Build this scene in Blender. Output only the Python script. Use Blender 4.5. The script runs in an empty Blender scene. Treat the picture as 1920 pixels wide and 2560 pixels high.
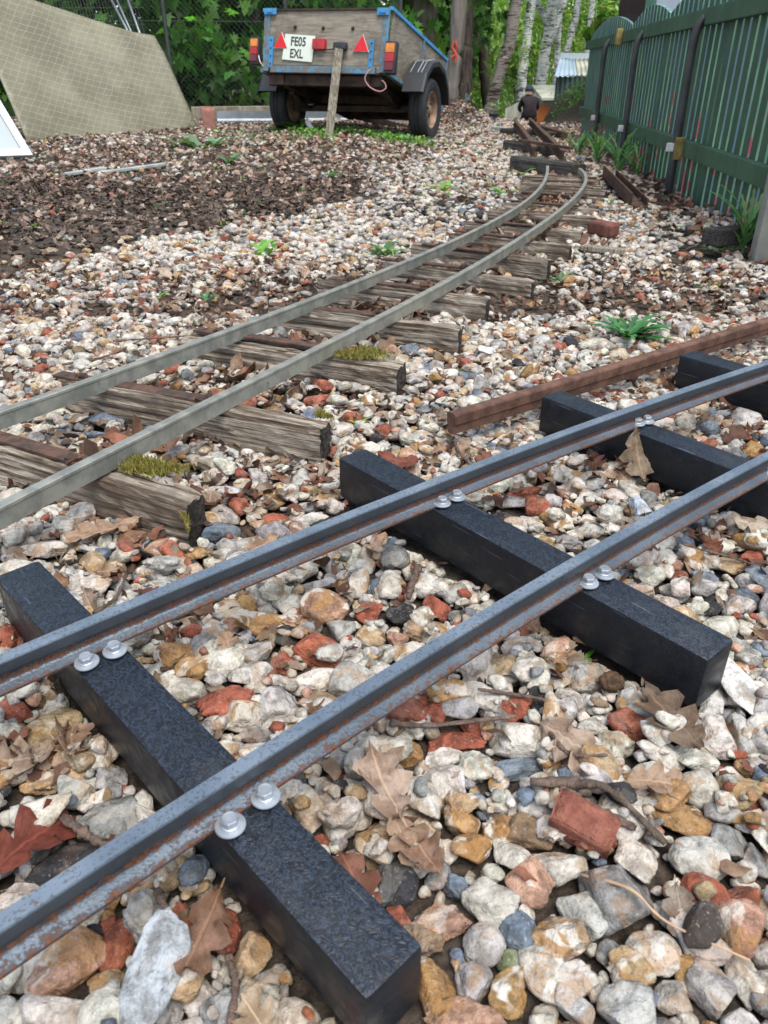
import bpy, bmesh, math, random
import numpy as np
from mathutils import Vector, Matrix

# ------------------------------------------------------------------ camera, sky, sun, exposure
CAM_H, PITCH, ROLL, FPX = 0.48, 30.0, 0.3, 1900.0
scene = bpy.context.scene
COL = scene.collection
_p, _r = math.radians(PITCH), math.radians(ROLL)
_f = np.array([0, math.cos(_p), -math.sin(_p)])
_x = np.array([1.0, 0, 0])
_u = np.cross(_x, _f)
AX = _x * math.cos(_r) - _u * math.sin(_r)
AU = _u * math.cos(_r) + _x * math.sin(_r)
AF = _f
CAMP = np.array([0, 0, CAM_H])
cd = bpy.data.cameras.new('camera')
cam = bpy.data.objects.new('camera', cd)
COL.objects.link(cam)
m = Matrix.Identity(4)
for i in range(3):
    m[i][0], m[i][1], m[i][2], m[i][3] = AX[i], AU[i], -AF[i], CAMP[i]
cam.matrix_world = m
cd.sensor_fit = 'VERTICAL'
cd.sensor_height = 36
cd.sensor_width = 27
cd.lens = FPX / 2560 * 36
cd.clip_start = 0.02
cd.clip_end = 600
cd.dof.use_dof = True
cd.dof.focus_distance = 1.0
cd.dof.aperture_fstop = cd.lens / 1.7
scene.camera = cam

world = bpy.data.worlds.new('World')
scene.world = world
world.use_nodes = True
SUN_EL, SUN_AZ = 68.0, 150.0
wn = world.node_tree
bgn = wn.nodes['Background']
sky = wn.nodes.new('ShaderNodeTexSky')
sky.sky_type = 'NISHITA'
sky.sun_disc = False
sky.sun_elevation = math.radians(SUN_EL)
sky.sun_rotation = math.radians(SUN_AZ)
sky.air_density = 1.0
sky.dust_density = 1.0
sky.ozone_density = 1.0
hs = wn.nodes.new('ShaderNodeHueSaturation')
hs.inputs['Saturation'].default_value = 0.62
wn.links.new(sky.outputs[0], hs.inputs['Color'])
wn.links.new(hs.outputs[0], bgn.inputs['Color'])
bgn.inputs['Strength'].default_value = 0.115
sd = bpy.data.lights.new('sun', 'SUN')
sd.energy = 1.5
sd.angle = math.radians(40)
sd.color = (1.0, 0.96, 0.9)
sun = bpy.data.objects.new('sun', sd)
COL.objects.link(sun)
_e, _a = math.radians(SUN_EL), math.radians(SUN_AZ)
sdir = Vector((math.sin(_a) * math.cos(_e), math.cos(_a) * math.cos(_e), math.sin(_e)))
sun.rotation_euler = sdir.to_track_quat('Z', 'Y').to_euler()
scene.view_settings.view_transform = 'Standard'
scene.view_settings.look = 'None'
scene.view_settings.gamma = 1
scene.view_settings.exposure = 1.38
scene.cycles.max_bounces = 6
scene.cycles.transparent_max_bounces = 8

# ------------------------------------------------------------------ helpers
rng = np.random.RandomState(7)
R_ = random.Random(11)

def ray(x, y):
    return AF + AX * (x - 960) / FPX - AU * (y - 1280) / FPX

def at(x, y, z=0.0):
    """point at height z that the photo shows at (x, y) of 1920 x 2560"""
    d = ray(x, y)
    return CAMP + d * ((z - CAM_H) / d[2])

def atY(x, y, Y):
    d = ray(x, y)
    return CAMP + d * (Y / d[1])

def depth(p):
    return float((np.array(p) - CAMP) @ AF)

def tag(o, label=None, cat=None, group=None, kind=None):
    if label: o['label'] = label
    if cat: o['category'] = cat
    if group: o['group'] = group
    if kind: o['kind'] = kind
    return o

def empty(name, loc=(0, 0, 0), rz=0.0, label=None, cat=None, group=None):
    o = bpy.data.objects.new(name, None)
    COL.objects.link(o)
    o.location = loc
    o.rotation_euler = (0, 0, rz)
    o.empty_display_size = 0.05
    return tag(o, label, cat, group)

def mesh_np(name, V, F, mats=None, smooth=False, mi=None, attrs=None):
    """mesh from numpy verts and faces (list of arrays (n,k))"""
    me = bpy.data.meshes.new(name)
    V = np.asarray(V, dtype=np.float32).reshape(-1, 3)
    if not isinstance(F, (list, tuple)): F = [F]
    F = [np.asarray(f, dtype=np.int32) for f in F if len(f)]
    tot = sum(f.size for f in F)
    nf = sum(len(f) for f in F)
    me.vertices.add(len(V))
    me.vertices.foreach_set('co', V.ravel())
    me.loops.add(tot)
    me.loops.foreach_set('vertex_index', np.concatenate([f.ravel() for f in F]))
    me.polygons.add(nf)
    ls, lt = [], []
    s = 0
    for f in F:
        k = f.shape[1]
        ls.append(np.arange(len(f), dtype=np.int32) * k + s)
        lt.append(np.full(len(f), k, dtype=np.int32))
        s += f.size
    me.polygons.foreach_set('loop_start', np.concatenate(ls))
    me.polygons.foreach_set('loop_total', np.concatenate(lt))
    if smooth:
        me.polygons.foreach_set('use_smooth', np.ones(nf, dtype=bool))
    if mi is not None:
        me.polygons.foreach_set('material_index', np.asarray(mi, dtype=np.int32))
    for nm, (ty, arr) in (attrs or {}).items():
        a = me.attributes.new(nm, ty, 'POINT')
        a.data.foreach_set('color' if ty == 'FLOAT_COLOR' else ('vector' if 'VECTOR' in ty or ty == 'FLOAT2' else 'value'),
                           np.asarray(arr, dtype=np.float32).ravel())
    for mt in (mats or []):
        me.materials.append(mt)
    me.update(calc_edges=True)
    me.validate()
    return me

def link(name, me, parent=None):
    o = bpy.data.objects.new(name, me)
    COL.objects.link(o)
    if parent is not None: o.parent = parent
    return o

class MB:
    """collects shapes into one mesh"""
    def __init__(s): s.v, s.f, s.mi, s.n, s.cm = [], [], [], 0, 0
    def mat(s, i): s.cm = i; return s
    def add(s, V, F):
        for q in F:
            s.f.append([i + s.n for i in q]); s.mi.append(s.cm)
        s.v += [tuple(map(float, p)) for p in V]; s.n += len(V)
        return s
    def box(s, c, d, rot=None, bev=0):
        bm = bmesh.new()
        bmesh.ops.create_cube(bm, size=1)
        for v in bm.verts: v.co = Vector((v.co.x * d[0], v.co.y * d[1], v.co.z * d[2]))
        if bev: bmesh.ops.bevel(bm, geom=bm.edges[:], offset=bev, segments=2, affect='EDGES', profile=.6)
        return s.bm(bm, c, rot)
    def bm(s, bm, c=(0, 0, 0), rot=None):
        M = Matrix.Translation(Vector(c)) @ (rot.to_4x4() if rot is not None else Matrix.Identity(4))
        bm.verts.ensure_lookup_table(); bm.verts.index_update()
        s.add([M @ v.co for v in bm.verts], [[v.index for v in f.verts] for f in bm.faces])
        bm.free(); return s
    def bar(s, a, b, w, t, up=(0, 0, 1), bev=0):
        a, b = Vector(a), Vector(b); d = b - a; y = d.normalized()
        x = y.cross(Vector(up)).normalized(); z = x.cross(y)
        rot = Matrix((x, y, z)).transposed()
        return s.box((a + b) / 2, (w, d.length, t), rot, bev)
    def tube(s, pts, r, n=8, cap=True):
        pts = [Vector(p) for p in pts]; rs = r if hasattr(r, '__len__') else [r] * len(pts)
        V, F = [], []
        ref = Vector((0, 0, 1))
        d0 = (pts[1] - pts[0]).normalized()
        if abs(d0.z) > .9: ref = Vector((1, 0, 0))
        for i, p in enumerate(pts):
            d = (pts[min(i + 1, len(pts) - 1)] - pts[max(i - 1, 0)]).normalized()
            x = d.cross(ref).normalized(); y = d.cross(x); ref = x.cross(d)
            for k in range(n):
                a = 2 * math.pi * k / n
                V.append(p + (x * math.cos(a) + y * math.sin(a)) * rs[i])
        for i in range(len(pts) - 1):
            for k in range(n):
                F.append([i * n + k, i * n + (k + 1) % n, (i + 1) * n + (k + 1) % n, (i + 1) * n + k])
        if cap:
            F.append(list(range(n))[::-1]); F.append([(len(pts) - 1) * n + k for k in range(n)])
        return s.add(V, F)
    def lathe(s, prof, n=24, c=(0, 0, 0), rot=None, cap=True):
        V, F = [], []
        for (r, z) in prof:
            for k in range(n):
                a = 2 * math.pi * k / n; V.append(Vector((r * math.cos(a), r * math.sin(a), z)))
        for i in range(len(prof) - 1):
            for k in range(n):
                F.append([i * n + k, i * n + (k + 1) % n, (i + 1) * n + (k + 1) % n, (i + 1) * n + k])
        if cap: F.append(list(range(n))[::-1]); F.append([(len(prof) - 1) * n + k for k in range(n)])
        M = Matrix.Translation(Vector(c)) @ (rot.to_4x4() if rot is not None else Matrix.Identity(4))
        return s.add([M @ v for v in V], F)
    def sweep(s, pts, prof, cap=True):
        """closed profile (lateral, up) along pts; lateral to the right of travel"""
        V, F = [], []; n = len(prof); pts = [Vector(p) for p in pts]
        for i, p in enumerate(pts):
            d = pts[min(i + 1, len(pts) - 1)] - pts[max(i - 1, 0)]; d.normalize()
            x = d.cross(Vector((0, 0, 1))).normalized(); z = x.cross(d)
            for (a, b) in prof: V.append(p + x * a + z * b)
        for i in range(len(pts) - 1):
            for k in range(n):
                F.append([i * n + k, i * n + (k + 1) % n, (i + 1) * n + (k + 1) % n, (i + 1) * n + k])
        if cap:
            F.append(list(range(n))[::-1]); F.append([(len(pts) - 1) * n + k for k in range(n)])
        return s.add(V, F)
    def xf(s, M):
        s.v = [tuple(M @ Vector(p)) for p in s.v]; return s
    def build(s, name, mats, parent=None, smooth=False, angle=None):
        me = bpy.data.meshes.new(name)
        me.from_pydata(s.v, [], s.f)
        if not isinstance(mats, (list, tuple)): mats = [mats]
        for mt in mats: me.materials.append(mt)
        if len(mats) > 1: me.polygons.foreach_set('material_index', s.mi)
        bm = bmesh.new(); bm.from_mesh(me); bmesh.ops.recalc_face_normals(bm, faces=bm.faces[:])
        if smooth:
            for f in bm.faces: f.smooth = True
            if angle:
                for e in bm.edges:
                    if len(e.link_faces) == 2 and e.calc_face_angle(0) > math.radians(angle): e.smooth = False
        bm.to_mesh(me); bm.free()
        return link(name, me, parent)

def smooth_curve(pts, n):
    """Catmull-Rom through pts, n points"""
    P = np.array(pts, dtype=float); k = len(P)
    P = np.vstack([2 * P[0] - P[1], P, 2 * P[-1] - P[-2]])
    out = []
    for t in np.linspace(0, k - 1 - 1e-9, n):
        i = int(t); u = t - i; a, b, c, d = P[i:i + 4]
        out.append(.5 * (2 * b + (c - a) * u + (2 * a - 5 * b + 4 * c - d) * u * u + (-a + 3 * b - 3 * c + d) * u ** 3))
    return [tuple(q) for q in out]

def smoothstep(a, b, x):
    t = np.clip((x - a) / (b - a), 0, 1); return t * t * (3 - 2 * t)

# ------------------------------------------------------------------ node materials
class N:
    def __init__(s, name, rough=.7, metal=0.0, spec=.5):
        s.m = bpy.data.materials.new(name); s.m.use_nodes = True
        s.t = s.m.node_tree; s.b = s.t.nodes['Principled BSDF']; s.o = s.t.nodes['Material Output']
        s.b.inputs['Roughness'].default_value = rough; s.b.inputs['Metallic'].default_value = metal
        s.b.inputs['Specular IOR Level'].default_value = spec
    def set(s, sock, v):
        if hasattr(v, 'is_linked') or isinstance(v, bpy.types.NodeSocket): s.t.links.new(v, sock)
        else:
            if sock.type == 'RGBA' and len(v) == 3: v = (*v, 1)
            sock.default_value = v
    def n(s, ty, ins=None, **props):
        nd = s.t.nodes.new('ShaderNode' + ty)
        for k, v in props.items(): setattr(nd, k, v)
        for k, v in (ins or {}).items(): s.set(nd.inputs[k], v)
        return nd
    def obj(s): return s.n('TexCoord').outputs['Object']
    def pos(s): return s.n('NewGeometry').outputs['Position']
    def shift(s, co):
        r = s.n('ObjectInfo').outputs['Random']
        r2 = s.n('Math', {0: r, 1: 37.0}, operation='MULTIPLY').outputs[0]
        return s.n('VectorMath', {0: co, 1: s.n('CombineXYZ', {0: r2, 1: r2, 2: r2}).outputs[0]}, operation='ADD').outputs[0]
    def map(s, co, scale): return s.n('Mapping', {'Vector': co, 'Scale': scale}).outputs[0]
    def noise(s, co, scale, detail=4, rough=.55, dist=0.0):
        return s.n('TexNoise', {'Vector': co, 'Scale': scale, 'Detail': detail, 'Roughness': rough, 'Distortion': dist}).outputs[0]
    def vor(s, co, scale, feature='F1', out=0):
        return s.n('TexVoronoi', {'Vector': co, 'Scale': scale}, feature=feature).outputs[out]
    def step(s, v, a, b, lo=0.0, hi=1.0):
        return s.n('MapRange', {0: v, 1: a, 2: b, 3: lo, 4: hi}, interpolation_type='SMOOTHSTEP').outputs[0]
    def math(s, op, a, b=0.0): return s.n('Math', {0: a, 1: b}, operation=op).outputs[0]
    def mix(s, f, a, b, blend='MIX'):
        nd = s.t.nodes.new('ShaderNodeMix'); nd.data_type = 'RGBA'; nd.blend_type = blend
        s.set(nd.inputs[0], f); s.set(nd.inputs[6], a); s.set(nd.inputs[7], b); return nd.outputs[2]
    def ramp(s, v, stops):
        nd = s.t.nodes.new('ShaderNodeValToRGB'); cr = nd.color_ramp
        while len(cr.elements) < len(stops): cr.elements.new(.5)
        for e, (p, c) in zip(cr.elements, stops): e.position = p; e.color = (*c, 1)
        s.set(nd.inputs[0], v); return nd.outputs[0]
    def color(s, c): s.set(s.b.inputs['Base Color'], c); return s
    def rough(s, v): s.set(s.b.inputs['Roughness'], v); return s
    def bump(s, h, strength=.5, dist=.002, nrm=None):
        ins = {'Height': h, 'Strength': strength, 'Distance': dist}
        if nrm is not None: ins['Normal'] = nrm
        o = s.n('Bump', ins).outputs[0]
        s.t.links.new(o, s.b.inputs['Normal']); return o
    def attr(s, name, ty='GEOMETRY'): return s.n('Attribute', attribute_name=name, attribute_type=ty)

MAT = {}
def stone_material(name, per_object):
    k = N(name, .82, spec=.3); p = k.pos()
    if per_object:
        a = k.n('ObjectInfo'); col, al = a.outputs['Color'], a.outputs['Alpha']
    else:
        a = k.attr('scol'); col, al = a.outputs['Color'], a.outputs['Alpha']
    n1 = k.noise(p, 70, 7, .68); n2 = k.noise(p, 28, 3, .5, .6); n3 = k.noise(p, 420, 3, .6); n4 = k.noise(p, 33, 4, .6, 1.2)
    c = k.mix(k.step(n1, .36, .62), k.mix(1.0, col, (.50, .47, .43), 'MULTIPLY'), k.mix(1.0, col, (1.12, 1.1, 1.08), 'MULTIPLY'))
    c = k.mix(k.math('MULTIPLY', k.step(n2, .53, .57), al), c, (.62, .58, .5))
    off = k.n('VectorMath', {0: p, 1: (3.1, 5.7, 1.3)}, operation='ADD').outputs[0]
    n5 = k.noise(off, 30, 4, .6, .8)
    c = k.mix(k.math('MULTIPLY', k.step(n5, .54, .59), k.math('MULTIPLY', al, .95)), c, (.36, .19, .065))
    c = k.mix(k.step(n3, .60, .72, 0, .5), c, (.06, .055, .05))
    c = k.mix(k.step(n3, .40, .28, 0, .28), c, (.75, .73, .68))
    k.color(c)
    vd = k.n('TexVoronoi', {'Vector': k.n('VectorMath', {0: p, 1: k.n('VectorMath', {0: k.n('TexNoise', {'Vector': p, 'Scale': 90.0}).outputs[1], 1: (.008, .008, .008)}, operation='MULTIPLY').outputs[0]}, operation='ADD').outputs[0], 'Scale': 75.0}, feature='F1').outputs[0]
    h = k.math('ADD', k.math('ADD', k.math('MULTIPLY', n1, .8), k.math('MULTIPLY', n3, .35)), k.math('MULTIPLY', vd, 1.1))
    cr = k.step(vd, .75, .95, 0, .35); c = k.mix(cr, c, (.13, .095, .06)); dn = k.noise(p, 14, 3, .55); c = k.mix(k.step(dn, .5, .72, 0, .28), c, k.mix(1.0, c, (.72, .60, .46), 'MULTIPLY')); k.color(c)
    k.bump(h, 1.0, .005)
    return k.m
MAT['stone'] = stone_material('ballast_stone', True)
MAT['gravel'] = stone_material('ballast_gravel', False)

def leaf_material(name, per_object, trans=.25):
    k = N(name, .65, spec=.25)
    a = k.n('ObjectInfo') if per_object else k.attr('lcol')
    col = a.outputs['Color']; p = k.pos()
    n1 = k.noise(p, 60, 5, .65); n2 = k.noise(p, 300, 3, .6)
    c = k.mix(k.step(n1, .35, .65), k.mix(1.0, col, (.55, .48, .42), 'MULTIPLY'), col)
    if per_object:
        uv = k.attr('luv').outputs['Vector']
        sx = k.n('SeparateXYZ', {0: uv})
        av = k.math('ABSOLUTE', sx.outputs[1])
        rib = k.step(av, .012, .05, 1, 0)
        w = k.math('SUBTRACT', k.math('MULTIPLY', sx.outputs[0], 8.0), k.math('MULTIPLY', av, 5.0))
        sw = k.math('ABSOLUTE', k.math('SUBTRACT', k.math('FRACT', w), .5))
        vein = k.math('MAXIMUM', rib, k.step(sw, .0, .07, .6, 0))
        c = k.mix(k.math('MULTIPLY', vein, .5), c, k.mix(1.0, col, (1.5, 1.4, 1.25), 'MULTIPLY'))
        h = k.math('ADD', k.math('MULTIPLY', vein, -1.0), k.math('ADD', n1, k.math('MULTIPLY', n2, .3)))
    else:
        h = n1
    c = k.mix(k.step(n2, .6, .75, 0, .4), c, (.03, .02, .012))
    k.color(c); k.bump(h, .5, .002)
    tr = k.n('BsdfTranslucent', {'Color': c}); mx = k.n('MixShader', {0: trans, 1: k.b.outputs[0], 2: tr.outputs[0]})
    k.t.links.new(mx.outputs[0], k.o.inputs['Surface'])
    return k.m
MAT['dry_leaf'] = leaf_material('dry_oak_leaf', True, .12)
MAT['litter'] = leaf_material('leaf_litter', False, .1)

def green_material(name, trans=.35, rough=.5):
    k = N(name, rough, spec=.4)
    c = k.attr('lcol').outputs['Color']
    k.color(c)
    tr = k.n('BsdfTranslucent', {'Color': k.mix(1.0, c, (1.5, 1.5, .7), 'MULTIPLY')})
    mx = k.n('MixShader', {0: trans, 1: k.b.outputs[0], 2: tr.outputs[0]})
    k.t.links.new(mx.outputs[0], k.o.inputs['Surface'])
    return k.m
MAT['leaf'] = green_material('green_leaf', .45, .5)
MAT['weed'] = green_material('weed_leaf', .25, .5)

def plain(name, col, rough=.6, metal=0.0, var=.25, scale=8, bump=0, spec=.5):
    k = N(name, rough, metal, spec); co = k.shift(k.obj()); n1 = k.noise(co, scale, 5, .6)
    k.color(k.mix(k.step(n1, .3, .7), tuple(x * (1 - var) for x in col), tuple(min(1, x * (1 + var)) for x in col)))
    if bump: k.bump(k.noise(co, scale * 6, 4, .6), .5, bump)
    MAT[name] = k.m; return k.m

def black_plastic():
    k = N('black_plastic', .42, spec=.4); co = k.shift(k.obj())
    st = k.map(co, (110, 75, 90))
    n1 = k.noise(st, 1.6, 3, .55, 3.2); n2 = k.noise(co, 260, 3, .6); n3 = k.noise(k.map(co, (20, 60, 60)), 1, 3, .5, 1.0)
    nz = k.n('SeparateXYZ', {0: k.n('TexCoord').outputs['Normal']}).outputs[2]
    c = k.mix(k.math('MULTIPLY', k.step(n1, .42, .62), k.step(nz, .2, .8, .25, 1)), (.005, .0065, .0095), (.019, .030, .047))  # moulded swirl on the top face; its blue is sky sheen put into the colour
    c = k.mix(k.step(k.noise(co, 60, 6, .8), .74, .79, 0, .7), c, (.2, .21, .21))
    sc_ = k.step(k.noise(k.map(co, (420, 14, 420)), 1, 2, .5), .69, .73, 0, .5); c = k.mix(sc_, c, (.12, .14, .16)); du = k.step(k.noise(co, 22, 5, .7), .52, .75, 0, .10); c = k.mix(du, c, (.16, .15, .13))
    k.color(c); k.rough(k.step(n3, .3, .7, .34, .55))
    k.bump(k.math('ADD', n1, k.math('MULTIPLY', n2, .25)), k.step(nz, .2, .8, .12, .5), .0022)
    return k.m
MAT['plastic'] = black_plastic()

def rail_steel():
    k = N('blue_steel', .42, .75); co = k.obj()
    ra = k.attr('rust').outputs['Fac']
    n1 = k.noise(co, 130, 6, .7); n2 = k.noise(co, 420, 4, .65); n3 = k.noise(co, 16, 3, .5)
    f = k.math('ADD', k.math('MULTIPLY', n1, .55), k.math('MULTIPLY', n2, .45))
    th = k.math('ADD', f, k.math('MULTIPLY', k.math('SUBTRACT', ra, .5), .30))
    rust = k.step(th, .53, .64)
    tp_ = k.attr('top_light').outputs['Fac']; st = k.mix(tp_, k.mix(k.step(n3, .3, .7), (.028, .034, .042), (.05, .06, .072)), k.mix(k.step(n3, .3, .7), (.12, .16, .20), (.20, .245, .29)))  # light top and shaded sides of the rail, painted into the steel colour
    st = k.mix(k.step(n2, .52, .62, 0, .6), st, (.055, .055, .055))
    ru = k.mix(k.step(n2, .35, .65), (.045, .02, .011), (.15, .058, .025))
    k.color(k.mix(rust, st, ru)); k.rough(k.mix(rust, (.36, .36, .36), (.9, .9, .9)))
    k.set(k.b.inputs['Metallic'], k.step(rust, 0, 1, .3, 0))
    k.bump(k.math('ADD', k.math('MULTIPLY', rust, .8), n2), .45, .0012)
    return k.m
MAT['steel'] = rail_steel()

def galv():
    k = N('galvanised_bar', .5, .45); co = k.obj()
    n1 = k.noise(co, 30, 5, .65); n2 = k.noise(co, 130, 4, .7); n3 = k.noise(co, 5, 3, .5)
    c = k.mix(k.step(n1, .35, .65), (.20, .205, .175), (.33, .33, .28))
    c = k.mix(k.step(n3, .5, .7, 0, .4), c, (.36, .34, .25))
    sp = k.step(n2, .66, .70); c = k.mix(sp, c, (.10, .055, .03))
    k.color(c); k.set(k.b.inputs['Metallic'], k.step(sp, 0, 1, .45, 0)); k.bump(n2, .25, .001)
    return k.m
MAT['galv'] = galv()

def rust(name, a, b, sc=30):
    k = N(name, .85, .1, .3); co = k.shift(k.obj())
    n1 = k.noise(co, sc, 6, .7); n2 = k.noise(co, sc * 7, 4, .7)
    c = k.mix(k.step(n1, .38, .62), a, b); c = k.mix(k.step(n2, .58, .70, 0, .6), c, (.045, .025, .018))
    k.color(c); k.bump(k.math('ADD', n1, n2), .5, .0015); MAT[name] = k.m
rust('rusty_rail', (.085, .045, .032), (.165, .088, .060))
rust('rusty_bar', (.05, .036, .03), (.12, .065, .043), 45)
rust('rusty_dark', (.05, .032, .024), (.12, .065, .04), 20)

def old_wood(name, light, dark, axis=1, sc=1.0):
    k = N(name, .9, spec=.2); co = k.shift(k.obj())
    s = [170 * sc] * 3; s[axis] = 4 * sc
    st = k.map(co, tuple(s))
    n1 = k.noise(st, 1.0, 6, .7, .12); n2 = k.noise(co, 9, 4, .6); n3 = k.noise(st, 3.2, 4, .7)
    c = k.ramp(n1, [(.32, tuple(x * .12 for x in dark)), (.44, dark), (.56, light), (.8, tuple(min(1, x * 1.35) for x in light))])
    c = k.mix(k.step(n2, .45, .68, 0, .75), c, tuple(x * .75 for x in dark))
    k.color(c); k.bump(k.math('ADD', n1, k.math('MULTIPLY', n3, .5)), 1.0, .006)
    MAT[name] = k.m
old_wood('weathered_sleeper', (.42, .365, .29), (.155, .112, .078))
old_wood('weathered_timber', (.40, .36, .28), (.2, .16, .11), 2)
old_wood('end_grain', (.085, .075, .062), (.04, .034, .028), 1)
old_wood('dark_timber', (.1, .09, .08), (.045, .04, .035))
plain('zinc', (.37, .40, .43), .40, .5, .15, 90)
def brick_mat():
    k = N('brick', .92, spec=.15); co = k.shift(k.obj()); n1 = k.noise(co, 40, 6, .7); n2 = k.noise(co, 170, 4, .7); n3 = k.noise(co, 75, 3, .5)
    c = k.mix(k.step(n1, .35, .65), (.17, .06, .042), (.30, .12, .08)); c = k.mix(k.step(n2, .58, .68, 0, .6), c, (.09, .04, .03)); c = k.mix(k.step(n3, .64, .70, 0, .7), c, (.45, .33, .26))
    k.color(c); k.bump(k.math('ADD', n1, k.math('ADD', n2, k.math('MULTIPLY', n3, -.8))), .9, .004); MAT['brick'] = k.m
brick_mat()
plain('soil', (.055, .042, .032), .95, 0, .5, 20, .01, .2)

# ------------------------------------------------------------------ ground
FENCE = [at(1444, 342, -.05), at(1571, 408, -.05), at(1700, 503, -.05), at(1880, 640, -.03)]
_fy = np.array([q[1] for q in FENCE][::-1]); _fx = np.array([q[0] for q in FENCE][::-1])
def fence_x(y): return np.interp(y, _fy, _fx)
_bp = [at(*q) for q in [(0, 690), (300, 632), (560, 580), (800, 525), (900, 468), (980, 420), (1050, 384), (1090, 352)]]
_by = np.array([q[1] for q in _bp]); _bx = np.array([q[0] for q in _bp])
def wob(x, y): return .10 * np.sin(3.1 * x + 1.7 * y) + .07 * np.sin(7.3 * x - 5.1 * y + 1) + .05 * np.sin(13 * y + 11 * x)
def litter_amount(x, y):
    xb = np.where(y < _by[0], -9, np.interp(y, _by, _bx))
    a = smoothstep(.12, -.12, x - xb + wob(x, y))
    b = smoothstep(-.42, -.12, x - fence_x(y) + .6 * wob(x, y)) * (y > 2.3) * .75
    c = smoothstep(8.2, 8.8, y) * smoothstep(1.25, .9, x)
    return np.maximum(np.maximum(a, b), c)
def gz(x, y):
    x = np.asarray(x, float); y = np.asarray(y, float)
    z = .06 * smoothstep(.4, -.3, x) * smoothstep(4.6, 6.2, y)
    bank = smoothstep(1.75, 2.6, x - .09 * (y - 10)) * smoothstep(9.2, 11.0, y)
    z = z - 1.45 * smoothstep(9.2, 17, y) * smoothstep(.45, 1.0, x - .05 * (y - 9)) * (1 - bank)
    z = z + bank * (.20 + .06 * np.sin(3 * x) * np.sin(2 * y)) * (1 - smoothstep(13.5, 17, y) * 6.6)
    z = z - .05 * smoothstep(-.40, -.06, x - fence_x(y)) * smoothstep(2.0, 2.8, y) * smoothstep(10, 8.5, y)
    z = z + .24 * np.exp(-((x - .82) / .36) ** 2 - ((y - 9.7) / .5) ** 2)
    z = z + .16 * np.exp(-((x + .3) / .9) ** 2 - ((y - 10.6) / .7) ** 2)
    return z

def make_ground():
    xs = np.unique(np.concatenate([np.arange(-4.2, 4.4, .06), np.arange(-14, 14, .5), np.linspace(-160, 160, 33)]))
    ys = np.unique(np.concatenate([np.arange(-.4, 12, .06), np.arange(-6, 30, .5), np.linspace(-20, 220, 33)]))
    X, Y = np.meshgrid(xs, ys); Z = gz(X, Y)
    L = litter_amount(X, Y)
    Z = Z - .024 * (1 - L) - .004 * L + .004 * np.sin(31 * X) * np.sin(27 * Y)
    nx, ny = len(xs), len(ys)
    V = np.stack([X, Y, Z], -1).reshape(-1, 3)
    i = np.arange(nx * ny).reshape(ny, nx)
    F = np.stack([i[:-1, :-1], i[:-1, 1:], i[1:, 1:], i[1:, :-1]], -1).reshape(-1, 4)
    k = N('ground_soil', .95, spec=.2); p = k.pos()
    n1 = k.noise(p, 6, 8, .7); n2 = k.noise(p, 70, 6, .7); n3 = k.noise(p, 1.2, 3, .5)
    c = k.mix(k.step(n2, .35, .65), (.028, .022, .017), (.105, .08, .06))
    c = k.mix(k.step(n1, .55, .68, 0, .7), c, (.10, .068, .045))
    c = k.mix(k.step(n3, .5, .7, 0, .35), c, (.03, .035, .018))
    k.color(c); k.bump(k.math('ADD', n1, k.math('MULTIPLY', n2, .5)), .9, .02)
    o = link('ground', mesh_np('ground', V, F, [k.m], True))
    o['kind'] = 'structure'
    o['label'] = 'dark earth under the ballast and leaf litter'
    return o
ground = make_ground()

# ------------------------------------------------------------------ tracks
ZS = 0.052           # top of the black sleepers
RH = 0.027           # height of the new rail
blocks = []          # (corners xy) of things the ballast lies round
low = []             # polylines the ballast stays under: (pts, half width, z)

def quad_sleeper(ends, w, zt, h, name, mat, parent, bev):
    a, b = [np.array(e) for e in ends]
    o = MB().bar((a[0], a[1], zt - h / 2), (b[0], b[1], zt - h / 2), w, h, bev=bev).build(name, mat, parent, True, 50)
    d = (b - a)[:2]; d = d / np.linalg.norm(d); n = np.array([d[1], -d[0]]) * w / 2
    blocks.append(np.array([a[:2] + n, b[:2] + n, b[:2] - n, a[:2] - n]))
    return o

new_track = empty('new_track', tuple(at(1100, 1500)), 0,
                  'newly laid track of blue-grey steel rails screwed to black plastic sleepers', 'railway track')
def local(root):      # geometry is laid out in world space; keep it under the root without moving it
    return Matrix.Translation(root.location).inverted()

class Local:
    def __init__(s, root): s.r = root; s.M = Matrix.Translation(-Vector(root.location))
    def build(s, mb, name, mat, parent=None, **k):
        mb.xf(s.M)
        return mb.build(name, mat, parent or s.r, **k)
NT = Local(new_track)

def mid(a, b): return (np.array(a) + np.array(b)) / 2
s1 = [mid(at(-29, 1440, ZS), at(108, 1398, ZS)), mid(at(910, 2511, ZS), at(1065, 2354, ZS))]
s2 = [mid(at(843, 1143, ZS), at(914, 1119, ZS)), mid(at(1773, 1649, ZS), at(1837, 1600, ZS))]
w1 = (np.linalg.norm(at(910, 2511, ZS) - at(1065, 2354, ZS)) + np.linalg.norm(at(1773, 1649, ZS) - at(1837, 1600, ZS))) / 2
L12 = np.linalg.norm(s2[1] - s2[0])
def sleeper_from(c1, c2, l1, r1):
    a = mid(at(*c1, ZS), at(*c2, ZS)); b = mid(at(*l1, ZS), at(*r1, ZS)); d = (b - a) / np.linalg.norm(b - a)
    return [a, a + d * L12]
s3 = sleeper_from((1348, 988), (1408, 975), (1831, 1170), (1866, 1147))
s4 = sleeper_from((1702, 885), (1734, 876), (1836, 923), (1866, 914))
SH = .058
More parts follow.
